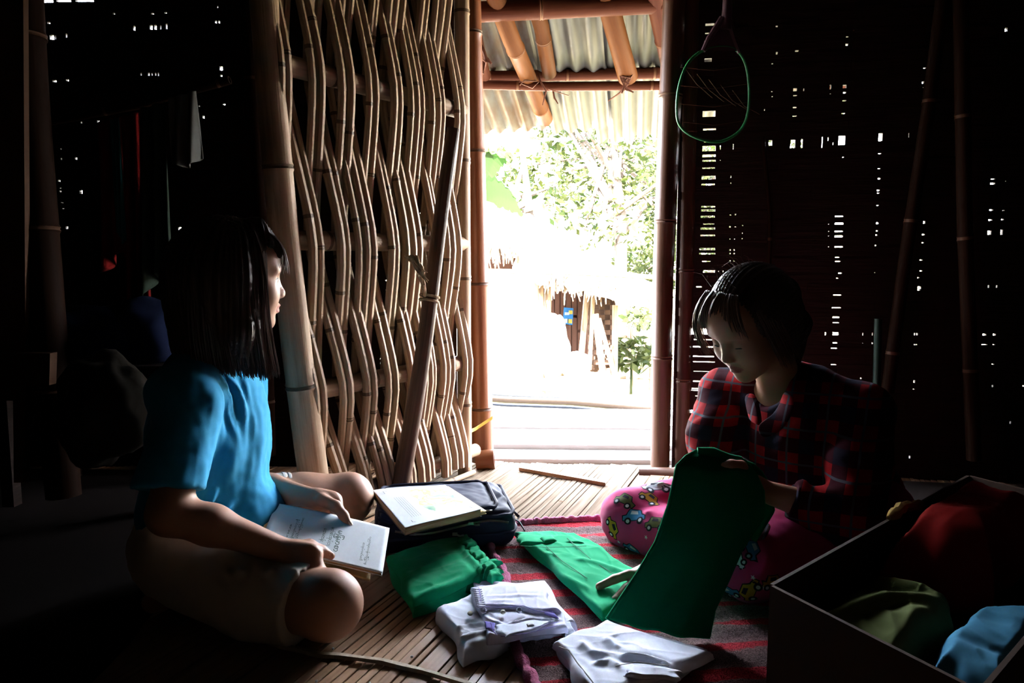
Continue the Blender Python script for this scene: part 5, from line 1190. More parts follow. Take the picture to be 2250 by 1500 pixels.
def loop_pts(hx, hy, r_, z, oy=0., ox=0., n=10):
    out = []
    for cx, cy, a0 in ((1, 1, 0), (-1, 1, 90), (-1, -1, 180), (1, -1, 270)):
        for k in range(n+1):
            a = R(a0 + 90*k/n); out.append(bpt(cx*(hx-r_) + r_*math.cos(a) + ox, cy*(hy-r_) + r_*math.sin(a) + oy, z + .002*math.sin(k*.9 + a0)))
    return out + [out[0]]
Vg = crease(Vg, Ng, [([tuple(bpt(-.17, -.10, .07)), tuple(bpt(-.05, -.13, .06)), tuple(bpt(.05, -.13, .07))], .008, .007), ([tuple(bpt(.10, -.10, .10)), tuple(bpt(.155, -.03, .10)), tuple(bpt(.13, .08, .10))], .009, .007), ([tuple(bpt(-.16, .0, .10)), tuple(bpt(-.13, -.09, .105))], .008, .006)])
Vg = Vg + Ng*(.0035*wnoise(Vg, 30, 8) + .0012*wnoise(Vg, 80, 2))[:, None]; Vg[:, 2] = np.maximum(Vg[:, 2], .002)
np_mesh('bag_body', Vg, Fg, M['navy'], bp_)
mb = MB(); mb.tube(loop_pts(.170, .136, .045, .088, .01), .0055, 8, caps=False); mb.tube(loop_pts(.146, .112, .035, .108, -.004, -.018), .0048, 8, caps=False); mb.tube(loop_pts(.177, .143, .05, .045, .01), .0045, 8, caps=False)
mb.build('piping', M['navy'], bp_)
mb = MB(); mb.tube([bpt(-.13 + .28*k/12, -.137 - .004*math.sin(k), .070 - .012*math.sin(k*.5)) for k in range(13)], .0028, 6); mb.build('zip', M['metal'], bp_)
mb = MB(); mb.tube([bpt(-.06 + .17*k/12, -.116 - .001*k % 2, .104) for k in range(13)], .0026, 6); mb.build('zip', M['metal'], bp_)
for (a, b_, z) in ((-.005, -.122, .106), (.055, -.141, .080), (.015, -.144, .056)):
    mb = MB(); c_ = bpt(a, b_, z); mb.box(c_, (.012, .008, .006)); mb.tube([c_, c_ + bx*.012 + Vector((0, -.004, -.004)), c_ + bx*.022 + Vector((0, -.006, -.003))], [.0025, .002, .003], 6); mb.build('zip_pull', M['metal'], bp_)
mb = MB(); mb.tube([bpt(.165, .06, .06), bpt(.195, .075, .035), bpt(.215, .07, .012), bpt(.20, .04, .008)], .006, 6, squash=.4); mb.build('strap', M['navy2'], bp_)
mb = MB(); mb.tube([bpt(.172, -.02, .05), bpt(.20, -.015, .03), bpt(.212, -.03, .010)], .006, 6, squash=.4); mb.build('strap', M['navy2'], bp_)
M['paper'] = mat('white_paper', (.60, .63, .66), .7); M['paper2'] = mat('cover_paper', (.76, .80, .83), .7); M['pages'] = mat('page_edges', (.55, .40, .25), .8, noise=((3, 3, 900), (.30, .17, .08), .25)); M['tan'] = mat('tan_cover', (.62, .42, .18), .6)
M['coverdark'] = mat('dark_binding', (.10, .095, .09), .6); M['ink'] = mat('green_ink', (.008, .06, .03), .6); M['inkgrey'] = mat('grey_ink', (.12, .13, .13), .7)
def watercolor():
    m = bpy.data.materials.new('printed_picture'); m.use_nodes = True; t = m.node_tree; n = t.nodes; L = t.links.new; b = n['Principled BSDF']; b.inputs['Roughness'].default_value = .6; b.inputs['Specular IOR Level'].default_value = .15
    tcn = n.new('ShaderNodeTexCoord'); nz = n.new('ShaderNodeTexNoise'); nz.inputs['Scale'].default_value = 22; nz.inputs['Detail'].default_value = 3; nz.inputs['Distortion'].default_value = .8; L(tcn.outputs['Object'], nz.inputs[0])
    rp = n.new('ShaderNodeValToRGB'); L(nz.outputs['Fac'], rp.inputs[0]); E_ = rp.color_ramp.elements
    E_[0].position = .30; E_[0].color = (.16, .34, .27, 1); E_[1].position = .72; E_[1].color = (.60, .63, .66, 1)
    for p_, c_ in ((.40, (.36, .52, .32)), (.46, (.58, .62, .62)), (.54, (.58, .55, .20)), (.62, (.60, .60, .42))): e = E_.new(p_); e.color = (*c_, 1)
    L(rp.outputs[0], b.inputs['Base Color']); return m
M['watercolor'] = watercolor()
def booklet(obj, c, th, mats, nu=24, nv=24, curl=None, mfun=None):
    """c: 3D corners of the top face; mats (cover, pages)"""
    qm = quadmap(c); C_ = [np.array(p, float) for p in c]; nn = np.cross(C_[1]-C_[0], C_[3]-C_[0]); nn /= np.linalg.norm(nn); nn = nn if nn[2] > 0 else -nn
    f = lambda U, V_: qm(U, V_) + nn*(curl(U, V_) if curl else 0*U)[..., None]
    cov = gridmesh('cover', nu, nv, f, lambda U, V_: f(U, V_) - nn*.0007, [mats[0], M['watercolor']], obj, None, mfun)
    g = lambda U, V_: f(U*.985+.0075, V_*.985+.0075)
    gridmesh('pages', nu, nv, lambda U, V_: g(U, V_) - nn*.0009, lambda U, V_: g(U, V_) - nn*th, mats[1], obj)
    gridmesh('back_cover', nu, nv, lambda U, V_: f(U, V_) - nn*(th+.0002), lambda U, V_: f(U, V_) - nn*(th+.0010), mats[2] if len(mats) > 2 else mats[0], obj)
    return f, nn
bk = thing('booklet', 'white covered booklet with a faint yellow-green picture, lying on the backpack', 'booklet', F(940, 1110, .12))
zb = .136
c1 = [F(819, 1080, zb+.004), F(978, 1062, zb), F(1058, 1114, zb), F(890, 1163, zb+.004)]
f1b, n1b = booklet(bk, c1, .018, (M['paper'], M['pages'], M['coverdark']), 90, 90, mfun=lambda U, V_: ((U > .40 + .025*np.sin(V_*19)) & (U < .92 + .02*np.sin(V_*23)) & (V_ > .10 + .02*np.sin(U*31)) & (V_ < .70 + .07*np.sin(U*17) + .03*np.sin(U*41))).astype(int), curl=lambda U, V_: .004*np.cos(U*3.2) + .003*(1-V_)*np.sin(U*3))
fpos = lambda u, v, h=.0006: f1b(np.array([[u]]), np.array([[v]]))[0, 0] + n1b*h
mb = MB()
def stroke(mb, f_, pts, w_, m=0): mb.tube([Vector(f_(u, v, .0012)) for u, v in pts], w_, 4, squash=.25)
for pts in ([(.10, .16), (.10, .09), (.15, .09)], [(.40, .10), (.46, .09)], [(.86, .09), (.93, .09), (.93, .15)], [(.12, .90), (.12, .94), (.15, .95)], [(.90, .88), (.92, .92)]): stroke(mb, fpos, pts, .0008)
rr = random.Random(6)
for k in range(5): stroke(mb, fpos, [(.16 + k*.028, .30 + j*.055 + .01*math.sin(j*3)) for j in range(11)], .00035)
mb.build('printed_marks', M['inkgrey'], bk)['kind'] = 'stuff'
bk2 = thing('booklet', 'tan covered booklet beneath the white one on the backpack, its corner showing', 'booklet', F(960, 1120, .11))
zb2 = .1155
c2 = [F(838, 1084, zb2), F(985, 1068, zb2), F(1069, 1122, zb2), F(892, 1170, zb2)]
booklet(bk2, c2, .006, (M['tan'], M['pages'], M['tan']))
# the open booklet in the left person's hands
hb_ = thing('booklet', 'white booklet with green lettering held open in both hands', 'booklet', P(715, 1185, 1.42))
c3 = [P(607, 1105, 1.53), P(856, 1160, 1.50), P(840, 1262, 1.345), P(567, 1202, 1.37)]
f3, n3 = booklet(hb_, c3, .006, (M['paper2'], M['pages'], M['paper2']), curl=lambda U, V_: .0035*np.sin(U*3.1) + .003*U*V_)
f3p = lambda u, v, h=.0006: f3(np.array([[u]]), np.array([[v]]))[0, 0] + n3*h
hb2 = thing('booklet', 'thin pale booklet held underneath the lettered one, its edge below', 'booklet', P(715, 1200, 1.42))
dn = Vector(n3)*-.0095
c4 = [Vector(c3[0]) + dn + Vector((-.010, -.008, 0)), Vector(c3[1]) + dn + Vector((-.03, -.02, 0)), Vector(c3[2]) + dn + Vector((-.022, -.006, 0)), Vector(c3[3]) + dn + Vector((-.006, -.006, 0))]
booklet(hb2, c4, .0035, (M['tan'], M['pages'], M['pages']))
def text_on(parent, f_, s, u, v0, v1, hgt, name='lettering'):
    """line of letters running along v at column u; glyph tops point toward larger u"""
    cu = bpy.data.curves.new('txt', 'FONT'); cu.body = s; cu.size = 1; cu.resolution_u = 3; cu.extrude = 0; o = bpy.data.objects.new('txt', cu); C.objects.link(o)
    dg = bpy.context.evaluated_depsgraph_get(); me = bpy.data.meshes.new_from_object(o.evaluated_get(dg)); C.objects.unlink(o); bpy.data.objects.remove(o)
    if not len(me.vertices): return
    co = np.zeros(len(me.vertices)*3); me.vertices.foreach_get('co', co); co = co.reshape(-1, 3); x0, x1 = co[:, 0].min(), co[:, 0].max()
    uu = u + (co[:, 1])*hgt; vv = v0 + (co[:, 0]-x0)/(x1-x0)*(v1-v0)
    p = f_(uu, vv) + np.array(n3)*.0007; me.vertices.foreach_set('co', p.astype(np.float32).ravel()); me.update(); me.name = name; me.materials.clear(); me.materials.append(M['ink'])
    for pl in me.polygons: pl.material_index = 0
    link(name, me, parent)
for s, u, v0, v1, h in (('\u1019\u103c\u1014\u103a\u1019\u102c\u1005\u102c', .585, .34, .80, .062), ('\u1016\u1010\u103a\u1005\u102c\u1021\u102f\u1015\u103a(\u1041)', .525, .30, .72, .040), ('\u1015\u1011\u1019\u1010\u1014\u103a\u1038', .465, .36, .66, .040),
                        ('\u1015\u100a\u102c\u101b\u1031\u1038\u101d\u1014\u103a\u1000\u103c\u102e\u1038\u100c\u102c\u1014', .850, .32, .92, .024), ('\u1005\u102c\u1021\u102f\u1015\u103a\u1000\u1031\u102c\u103a\u1019\u1010\u102e', .805, .48, .86, .024),
                        ('\u1014\u102d\u102f\u1004\u103a\u1004\u1036\u1010\u1031\u102c\u103a\u1021\u1005\u102d\u102f\u1038\u101b', .225, .28, .80, .024), ('\u1021\u1001\u103c\u1031\u1001\u1036\u1015\u100a\u102c', .265, .22, .72, .024), ('\u1005\u102c\u1015\u1031', .185, .42, .8, .022)):
    text_on(hb_, f3, s, u, v0, v1, h)
# ================================================================ folded clothes on the floor
M['green'] = mat('green_cotton', (.003, .33, .14), .95, spec=.03, sheen=.085, bump=((600, 600, 600), .2, .0005)); M['green_seam'] = mat('green_seam', (.003, .13, .06), .8)
M['lav'] = mat('lavender_cotton', (.74, .76, .95), .85, sheen=.08, bump=((600, 600, 600), .2, .0005)); M['lav2'] = mat('white_cotton', (.74, .79, .92), .85, sheen=.08, bump=((600, 600, 600), .2, .0005))
M['purple'] = mat('purple_lining', (.20, .17, .55), .85); M['pearl'] = mat('pearl_button', (.80, .76, .66), .25)
def W3(x, y, z): return tuple(F(x, y, z))
def seam(parent, pts, w_=.0011, m_='green_seam', z=0, name='seam', sq=.5):
    mb = MB(); mb.tube([Vector(W3(x, y, z_)) for x, y, z_ in pts], w_, 5, squash=sq); return mb.build(name, M[m_], parent)
# green garment at left
gA = thing('folded_skirt', 'green folded garment with gathered waist lying below the backpack', 'garment', F(975, 1270))
pad('folded_cloth', [F(848, 1244), F(1000, 1192), F(1096, 1290), F(905, 1362)], .001, .026, M['green'], gA, edge=.07, seed=1, wob=.006, nz=.002)
pad('folded_cloth', [F(852, 1238, .02), F(1012, 1180, .02), F(1092, 1268, .02), F(905, 1345, .02)], .027, .018, M['green'], gA, edge=.09, seed=4, wob=.005, nz=.004, nsc=18,
    lines=[([W3(905, 1262, .045), W3(950, 1240, .05), W3(1000, 1215, .05)], .010, .007), ([W3(920, 1310, .045), W3(975, 1285, .05), W3(1030, 1262, .05)], .012, .009), ([W3(1010, 1190, .05), W3(1035, 1225, .05), W3(1075, 1262, .05)], .008, .006), ([W3(960, 1330, .04), W3(1010, 1290, .05)], .010, .006)])
for k in range(7):
    t = k/6; x = lerp(1018, 1086, t); y = lerp(1186, 1262, t)
    pad('waist_pleat', [F(x-16, y+4, .035), F(x+8, y-6, .035), F(x+20, y+10, .035), F(x-8, y+22, .035)], .036, .014 + .004*(k % 2), M['green'], gA, nu=22, nv=16, edge=.30, seed=k*3, wob=.004, nz=.002, nsc=70)
for k in range(3): pad('rolled_waistband', [F(1010+k*8, 1292-k*8, .012), F(1082+k*5, 1262-k*2, .012), F(1104, 1278-k*8, .012), F(1040+k*8, 1306-k*7, .012)], .012 + k*.012, .014, M['green'], gA, nu=30, nv=16, edge=.3, seed=k+30, wob=.004)
# green garment at right, reaching under the hand
gB = thing('folded_skirt', 'long green folded garment under the plaid-shirted person\'s hand', 'garment', F(1270, 1270))
pad('folded_cloth', [F(1133, 1190), F(1258, 1190), F(1425, 1290), F(1328, 1374)], .010, .014, M['green'], gB, nu=50, nv=90, edge=.06, seed=2, wob=.005)
pad('folded_cloth', [F(1131, 1177, .02), F(1264, 1180, .02), F(1430, 1282, .02), F(1322, 1362, .02)], .024, .014, M['green'], gB, nu=60, nv=100, edge=.06, seed=5, wob=.005, nz=.0035, nsc=17,
    lines=[([W3(1150, 1240, .035), W3(1220, 1262, .035), W3(1300, 1300, .035)], .009, .006), ([W3(1260, 1230, .035), W3(1310, 1240, .035), W3(1375, 1262, .035)], .010, .006), ([W3(1245, 1290, .035), W3(1300, 1330, .035)], .010, .005), ([W3(1180, 1215, .035), W3(1230, 1225, .035)], .007, .004)])
pad('waistband', [F(1134, 1176, .037), F(1262, 1180, .037), F(1288, 1196, .037), F(1142, 1196, .037)], .034, .008, M['green'], gB, nu=60, nv=16, edge=.12, seed=7, wob=.003, nz=.0015)
seam(gB, [(1145, 1199, .041), (1200, 1202, .043), (1250, 1201, .043), (1288, 1199, .041)]); seam(gB, [(1246, 1182, .044), (1300, 1230, .041), (1360, 1268, .040)]); seam(gB, [(1200, 1200, .043), (1235, 1232, .042), (1290, 1270, .041)])
pad('belt_loop', [F(1186, 1180, .045), F(1214, 1175, .045), F(1224, 1186, .045), F(1196, 1190, .045)], .042, .006, M['green'], gB, nu=12, nv=12, edge=.3, seed=9, nz=.0005, wob=0)
# lavender shirt
gC = thing('folded_shirt', 'lavender folded shirt with pearl buttons and gathered collar, in front of the left green garment', 'shirt', F(1110, 1370))
pad('sleeve', [F(955, 1356), F(1045, 1318), F(1122, 1432), F(1022, 1466)], .001, .028, M['lav2'], gC, nu=60, nv=80, edge=.14, seed=3, wob=.006, nz=.003,
    lines=[([W3(985, 1385, .03), W3(1030, 1372, .03), W3(1070, 1368, .03)], .006, .004), ([W3(995, 1405, .03), W3(1040, 1396, .03), W3(1080, 1385, .03)], .006, .005), ([W3(1005, 1425, .03), W3(1050, 1418, .03)], .006, .004)])
pad('folded_back', [F(1030, 1300), F(1200, 1300), F(1268, 1396), F(1082, 1432)], .003, .024, M['lav'], gC, nu=70, nv=70, edge=.06, seed=6, wob=.004)
pad('shirt_front', [F(1028, 1292, .03), F(1190, 1284, .03), F(1256, 1382, .03), F(1075, 1412, .03)], .026, .012, M['lav'], gC, nu=80, nv=80, edge=.06, seed=8, wob=.004, nz=.003, nsc=22,
    lines=[([W3(1060, 1350, .04), W3(1080, 1362, .04), W3(1110, 1372, .04)], .006, .005), ([W3(1050, 1372, .04), W3(1072, 1392, .04), W3(1100, 1400, .04)], .006, .006), ([W3(1100, 1375, .04), W3(1160, 1362, .04), W3(1225, 1360, .04)], .005, .005), ([W3(1085, 1396, .04), W3(1150, 1386, .04), W3(1236, 1370, .04)], .006, .006)])
pad('shirt_yoke', [F(1040, 1288, .045), F(1188, 1282, .045), F(1228, 1342, .045), F(1056, 1330, .045)], .038, .009, M['lav'], gC, nu=70, nv=50, edge=.07, seed=12, wob=.005, nz=.0016, nsc=24,
    lines=[([W3(1080, 1306, .05), W3(1130, 1304, .05), W3(1190, 1306, .05)], .005, .0015), ([W3(1075, 1318, .05), W3(1130, 1315, .05)], .005, .0015)])
pad('chest_pocket', [F(1085, 1372, .045), F(1172, 1360, .045), F(1225, 1362, .045), F(1110, 1398, .045)], .040, .004, M['lav2'], gC, nu=40, nv=20, edge=.1, seed=13, nz=.001)
pad('lining', [F(1196, 1338, .04), F(1216, 1346, .04), F(1228, 1360, .04), F(1196, 1350, .04)], .041, .0025, M['purple'], gC, nu=16, nv=12, edge=.2, seed=2, nz=.0004, wob=0)
pad('lining', [F(1065, 1366, .04), F(1088, 1370, .04), F(1086, 1386, .04), F(1068, 1382, .04)], .041, .0022, M['purple'], gC, nu=16, nv=12, edge=.2, seed=2, nz=.0004, wob=0)
for k in range(9):
    y = 1294 + k*4.6; x = 1047 + k*1.0
    mb = MB(); mb.tube([Vector(W3(x-7, y-1, .050)), Vector(W3(x, y+2, .053)), Vector(W3(x+11, y, .051))], [.002, .0036, .0015], 6); mb.build('gather', M['lav'], gC)
seam(gC, [(1055, 1332, .0495), (1100, 1334, .050), (1150, 1330, .050), (1180, 1342, .048), (1222, 1346, .046)], .0009, 'purple'); seam(gC, [(1052, 1290, .054), (1056, 1310, .055), (1057, 1330, .052)], .0007, 'purple')
seam(gC, [(1078, 1366, .044), (1084, 1385, .044), (1092, 1396, .043)], .0008, 'purple'); seam(gC, [(1100, 1398, .041), (1160, 1390, .043), (1225, 1374, .043)], .0008, 'purple'); seam(gC, [(1092, 1392, .042), (1150, 1384, .044), (1225, 1366, .044)], .0007, 'purple')
def button(parent, p, r_=.0052):
    bm = bmesh.new(); bmesh.ops.create_uvsphere(bm, u_segments=20, v_segments=12, radius=r_); p = Vector(p)
    for v in bm.verts:
        v.co.z *= .75; v.co += p
    me = bpy.data.meshes.new('button'); bm.to_mesh(me); bm.free(); me.materials.append(M['pearl'])
    for q in me.polygons: q.use_smooth = True
    link('button', me, parent)
button(gC, W3(1105, 1344, .046)); button(gC, W3(1033, 1347, .036))
for (x, y) in ((1063, 1341), (1141, 1340)):
    mb = MB(); c_ = Vector(W3(x, y, .048)); mb.tube([c_ + Vector((.005*math.cos(t), .006*math.sin(t), .002*math.sin(t))) for t in np.linspace(0, 5.6, 12)], .0016, 6); mb.build('button_loop', M['lav'], gC)
pad('care_label', [F(1157, 1365, .05), F(1172, 1362, .05), F(1174, 1367, .05), F(1159, 1370, .05)], .0445, .002, M['paper'], gC, nu=6, nv=6, edge=.3, nz=0, wob=0)
pad('shirt_tail', [F(1228, 1352, .02), F(1252, 1360, .02), F(1264, 1390, .02), F(1240, 1398, .02)], .010, .016, M['lav2'], gC, nu=20, nv=24, edge=.25, seed=31, nz=.002, wob=.003)
# white shirt at the bottom edge
gD = thing('folded_shirt', 'pale blue-white folded shirt nearest the viewer, at the bottom of the blanket', 'shirt', F(1370, 1470))
pad('folded_back', [F(1225, 1440), F(1330, 1396), F(1570, 1462), F(1330, 1590)], .008, .026, M['lav2'], gD, nu=60, nv=60, edge=.08, seed=16, wob=.006)
pad('shirt_front', [F(1214, 1424, .03), F(1328, 1382, .03), F(1560, 1452, .03), F(1300, 1570, .03)], .034, .016, M['lav2'], gD, nu=100, nv=100, edge=.07, seed=18, wob=.006, nz=.0022, nsc=20,
    lines=[([W3(1270, 1408, .05), W3(1300, 1430, .05), W3(1350, 1440, .05)], .009, .005), ([W3(1300, 1460, .05), W3(1340, 1450, .05), W3(1365, 1470, .05)], .008, .006), ([W3(1360, 1440, .05), W3(1420, 1448, .05), W3(1490, 1470, .05)], .006, .009), ([W3(1250, 1450, .05), W3(1275, 1480, .05), W3(1290, 1510, .05)], .009, .009), ([W3(1330, 1400, .05), W3(1360, 1425, .05)], .008, .004)])
pad('shirt_placket', [F(1385, 1452, .06), F(1500, 1468, .06), F(1490, 1484, .06), F(1372, 1474, .06)], .050, .006, M['lav2'], gD, nu=40, nv=14, edge=.1, seed=20, nz=.003, wob=.003)
seam(gD, [(1228, 1420, .054), (1250, 1428, .056), (1268, 1455, .057), (1300, 1495, .056), (1318, 1520, .056)], .0012, 'inkgrey'); seam(gD, [(1352, 1462, .060), (1400, 1454, .062), (1470, 1462, .062)], .0012, 'inkgrey')
# ================================================================ green garment held up, draped to the floor
M['green_shaded'] = mat('shaded_green_cotton', (.002, .16, .068), .95, spec=.03)  # darker copy of the green cotton, with the garment's shade in the colour
gE = thing('green_garment', 'large green garment, shade painted into its colour, held up by the plaid-shirted person, hanging to the floor', 'garment', (.42, 1.36, 0))
rows = [((1532, 992, 1.49), (1628, 1012, 1.48)), ((1508, 1003, 1.475), (1650, 1022, 1.46)), ((1488, 1024, 1.455), (1664, 1040, 1.445)), ((1482, 1056, 1.435), (1680, 1075, 1.43)), ((1470, 1110, 1.415), (1682, 1130, 1.41)), ((1442, 1190, 1.385), (1632, 1205, 1.375)), ((1404, 1255, 1.36), (1602, 1275, 1.345)), ((1366, 1312, 1.335), (1572, 1340, 1.31)), ((1334, 1360, 1.31), (1560, 1405, 1.275))]
Lr = np.array([tuple(P(*a)) for a, b_ in rows]); Rr = np.array([tuple(P(*b_)) for a, b_ in rows])
def dshape(U, V_, k):
    x = V_*(len(rows)-1); i = np.clip(x.astype(int), 0, len(rows)-2); f = (x-i)[..., None]
    a = Lr[i]*(1-f) + Lr[i+1]*f; b_ = Rr[i]*(1-f) + Rr[i+1]*f; P_ = a*(1-U)[..., None] + b_*U[..., None]
    bulge = (.012*np.sin(np.pi*np.clip(U, 0, 1)**1.2) + .006*np.sin(U*16 + V_*3)*np.sin(np.pi*U))*(.35 + .65*V_)
    P_[..., 1] -= bulge; P_[..., 1] += (.0 if k else .004); P_[..., 2] = np.maximum(P_[..., 2] + .006*np.sin(U*11)*V_*(1-V_)*2, .012 if k else .010)
    return P_
U_, V0 = np.meshgrid(np.linspace(0, 1, 61), np.linspace(0, 1, 81), indexing='ij')
def sheet(name, fn, nu, nv, m_, parent, th=.0035):
    U, V_ = np.meshgrid(np.linspace(0, 1, nu+1), np.linspace(0, 1, nv+1), indexing='ij'); A_ = fn(U, V_).reshape(-1, 3)
    i, j = np.meshgrid(np.arange(nu), np.arange(nv), indexing='ij'); a = (i*(nv+1)+j).ravel(); q = np.stack([a, a+nv+1, a+nv+2, a+1], 1)
    o = np_mesh(name, A_, q, m_, parent); s_ = o.modifiers.new('thick', 'SOLIDIFY'); s_.thickness = th; s_.offset = 0; return o
sheet('front_panel', lambda U, V_: dshape(U, V_, 1), 60, 80, M['green_shaded'], gE)
def dback(U, V_):
    P_ = dshape(U, V_*.62, 1); P_[..., 1] += .014 + .075*np.sin(np.pi*U)*(.3 + V_) + .02*V_; P_[..., 0] += .006 + .03*V_; return P_
sheet('back_panel', dback, 50, 50, M['green_shaded'], gE)
mb = MB(); mb.tube([Vector(Lr[0]) + Vector((0, .004, 0))] + [Vector(p) for p in Lr[1:]], .0045, 8); mb.build('hem', M['green_shaded'], gE)
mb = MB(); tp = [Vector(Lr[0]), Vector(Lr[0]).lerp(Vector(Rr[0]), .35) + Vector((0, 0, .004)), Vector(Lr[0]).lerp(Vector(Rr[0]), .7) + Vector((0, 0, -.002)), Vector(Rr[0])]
mb.tube(tp, [.010, .013, .012, .010], 12); mb.build('top_fold', M['green_shaded'], gE)
def tuft(U, V_):
    a = np.array(tuple(P(1600, 1006, 1.50))); b_ = np.array(tuple(P(1640, 1012, 1.48))); P_ = a*(1-U)[..., None] + b_*U[..., None]; P_[..., 2] += .008*np.sin(U*3) - .045*V_; P_[..., 1] += .012*np.sin(V_*4 + U*6); return P_
sheet('top_fold', tuft, 20, 16, M['green_shaded'], gE)
# ================================================================ things along the dark right wall
M['swgreen'] = mat('green_plastic', (.008, .10, .028), .5, spec=.2); M['swhandle'] = mat('dull_pink_plastic', (.04, .02, .025), .4); M['wire'] = mat('net_wire', (.05, .03, .015), .4, metallic=.4)
sw = thing('racket', 'green-rimmed mosquito racket hanging head down beside the right doorpost', 'racket', P(1570, 60, 2.33))
YR = 2.40
loop = [(1487, 245), (1490, 200), (1503, 155), (1524, 125), (1552, 108), (1588, 102), (1618, 110), (1638, 140), (1646, 190), (1644, 245), (1630, 282), (1604, 303), (1575, 312), (1540, 306), (1510, 292), (1492, 272)]
def smoothloop(pts, n=4):
    out = []; L_ = len(pts)
    for i in range(L_):
        p0, p1, p2, p3 = [Vector(pts[(i+k-1) % L_]) for k in range(4)]
        for j in range(n):
            t = j/n; out.append(.5*((2*p1) + (p2-p0)*t + (2*p0-5*p1+4*p2-p3)*t*t + (3*p1-p0-3*p2+p3)*t**3))
    return out + [out[0]]
lp3 = smoothloop([tuple(P(x, y, YR)) for x, y in loop])
mb = MB(); mb.tube(lp3, .0048, 8, caps=False); mb.build('rim', M['swgreen'], sw)
mb = MB()
for k in range(9):
    y = 128 + k*20; xl = 1490 + max(0, 150-y)*.55 + max(0, y-250)*.25; xr = 1645 - max(0, 140-y)*.6 - max(0, y-265)*.6
    if k % 2: mb.tube([P(xl+4, y, YR), P((xl+xr)/2, y+7, YR), P(xr-4, y-3, YR)], .0009, 4)
for k in range(5):
    x = 1505 + k*26; mb.tube([P(x, 150 + 12*k, YR), P(x+26, 185 + 12*k, YR), P(x+60, 215 + 9*k, YR)], .0009, 4)
mb.build('net_wire', M['wire'], sw)
mb = MB()
for a, b_, c_ in (((1545, 112), (1558, 85), (1588, 40)), ((1625, 116), (1612, 85), (1600, 40))): mb.tube([P(*a, YR), P(*b_, YR), P(*c_, YR)], [.008, .010, .012], 8)
mb.tube([P(1594, 66, YR), P(1598, 20, YR), P(1600, -60, YR)], [.018, .016, .013], 12); mb.build('handle', M['swhandle'], sw)
mb = MB(); mb.hexa([P(1548, 110, YR+.01), P(1622, 112, YR+.01), P(1622, 112, YR-.004), P(1548, 110, YR-.004), P(1580, 58, YR+.01), P(1608, 58, YR+.01), P(1608, 58, YR-.004), P(1580, 58, YR-.004)]); mb.build('throat', M['swhandle'], sw, smooth=False)
br = thing('broom', 'small brush broom with pale bristles hanging on the dark right wall', 'broom', P(1915, 900, 2.05))
M['brgreen'] = mat('dark_green_wrap', (.006, .02, .014), .5); M['bristle'] = mat('straw_bristle', (.09, .07, .04), .8)
mb = MB(); mb.tube([P(1930, 700, 2.31), P(1926, 860, 2.30)], .012, 10); mb.build('handle', M['brgreen'], br)
mb = MB(); mb.tube([P(1926, 850, 2.30), P(1920, 900, 2.30), P(1914, 932, 2.29)], [.014, .020, .016], 12, squash=.6); mb.build('binding', M['brgreen'], br)
mb = MB(); rr = random.Random(5)
for k in range(60):
    x = 1914 + rr.uniform(-8, 12); a = P(x, 925, 2.29 + rr.uniform(-.01, .01)); mb.tube([a, P(x + rr.uniform(-6, 12), 1000 + rr.uniform(-15, 25), 2.29 + rr.uniform(-.02, .02))], [.0012, .0005], 4)
mb.build('bristles', M['bristle'], br)
M['pole_dark'] = bamboo('dark_pole', (.014, .005, .002), (.009, .0035, .0015), .7, spec=.05); PK = [M['pole_dark'], M['ring_dark']]  # even, very dark bamboo colour
def dpole(lb, pts, r, r2=None, nm='bamboo_pole', m_=PK): mb = MB(); mb.culm(pts, r, 14, node=.38, r2=r2); tag(mb.build(nm, m_), lb, 'pole')
dpole('long slanting bamboo pole against the right wall, foot behind the plaid-shirted person', [P(1950, 860, 2.33), P(1990, 560, 2.33), P(2040, 240, 2.32), P(2078, -60, 2.31)], .020)
dpole('thin leaning stick behind the bowed head, right of the racket', [P(1690, 640, 2.45), P(1692, 470, 2.45), P(1676, 300, 2.45)], .007)
dpole('dark upright pole at the far right of the wall', [P(2140, 1010, 2.27), P(2120, 500, 2.27), P(2110, -60, 2.27)], .022)
# open box of clothes at the lower right
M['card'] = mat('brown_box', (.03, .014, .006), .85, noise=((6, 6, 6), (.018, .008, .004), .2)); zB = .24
bxA, bxB, bxD = F(1700, 1285, zB), F(2130, 1045, zB), F(2150, 1512, zB); bxC = bxB + bxD - bxA
box = thing('cardboard_box', 'brown open box of clothes at the lower right corner', 'box', (bxA + bxC)*.5*1.0)
box.location.z = 0
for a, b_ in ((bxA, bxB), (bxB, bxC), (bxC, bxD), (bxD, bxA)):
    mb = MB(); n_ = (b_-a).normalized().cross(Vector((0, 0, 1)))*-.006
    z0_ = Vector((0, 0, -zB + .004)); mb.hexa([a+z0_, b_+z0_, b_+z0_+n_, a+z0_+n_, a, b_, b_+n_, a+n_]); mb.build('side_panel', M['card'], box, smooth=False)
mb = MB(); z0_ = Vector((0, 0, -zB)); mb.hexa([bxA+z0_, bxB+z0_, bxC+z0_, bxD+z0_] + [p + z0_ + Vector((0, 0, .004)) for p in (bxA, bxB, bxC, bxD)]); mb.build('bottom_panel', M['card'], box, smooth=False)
for nm_, c_ in (('c_red', (.22, .006, .005)), ('c_olive', (.09, .11, .035)), ('c_blue', (.04, .16, .25)), ('c_dk', (.02, .03, .02)), ('c_teal', (.008, .07, .08)), ('c_white', (.10, .10, .09)), ('c_navy', (.003, .006, .022)), ('c_red2', (.10, .003, .003)), ('c_sack', (.016, .013, .009)), ('c_shade', (.010, .006, .005))): M[nm_] = mat('cloth_' + nm_[2:], c_, .95, spec=.1)  # the last, near-black cloth stands in for shade on the floor
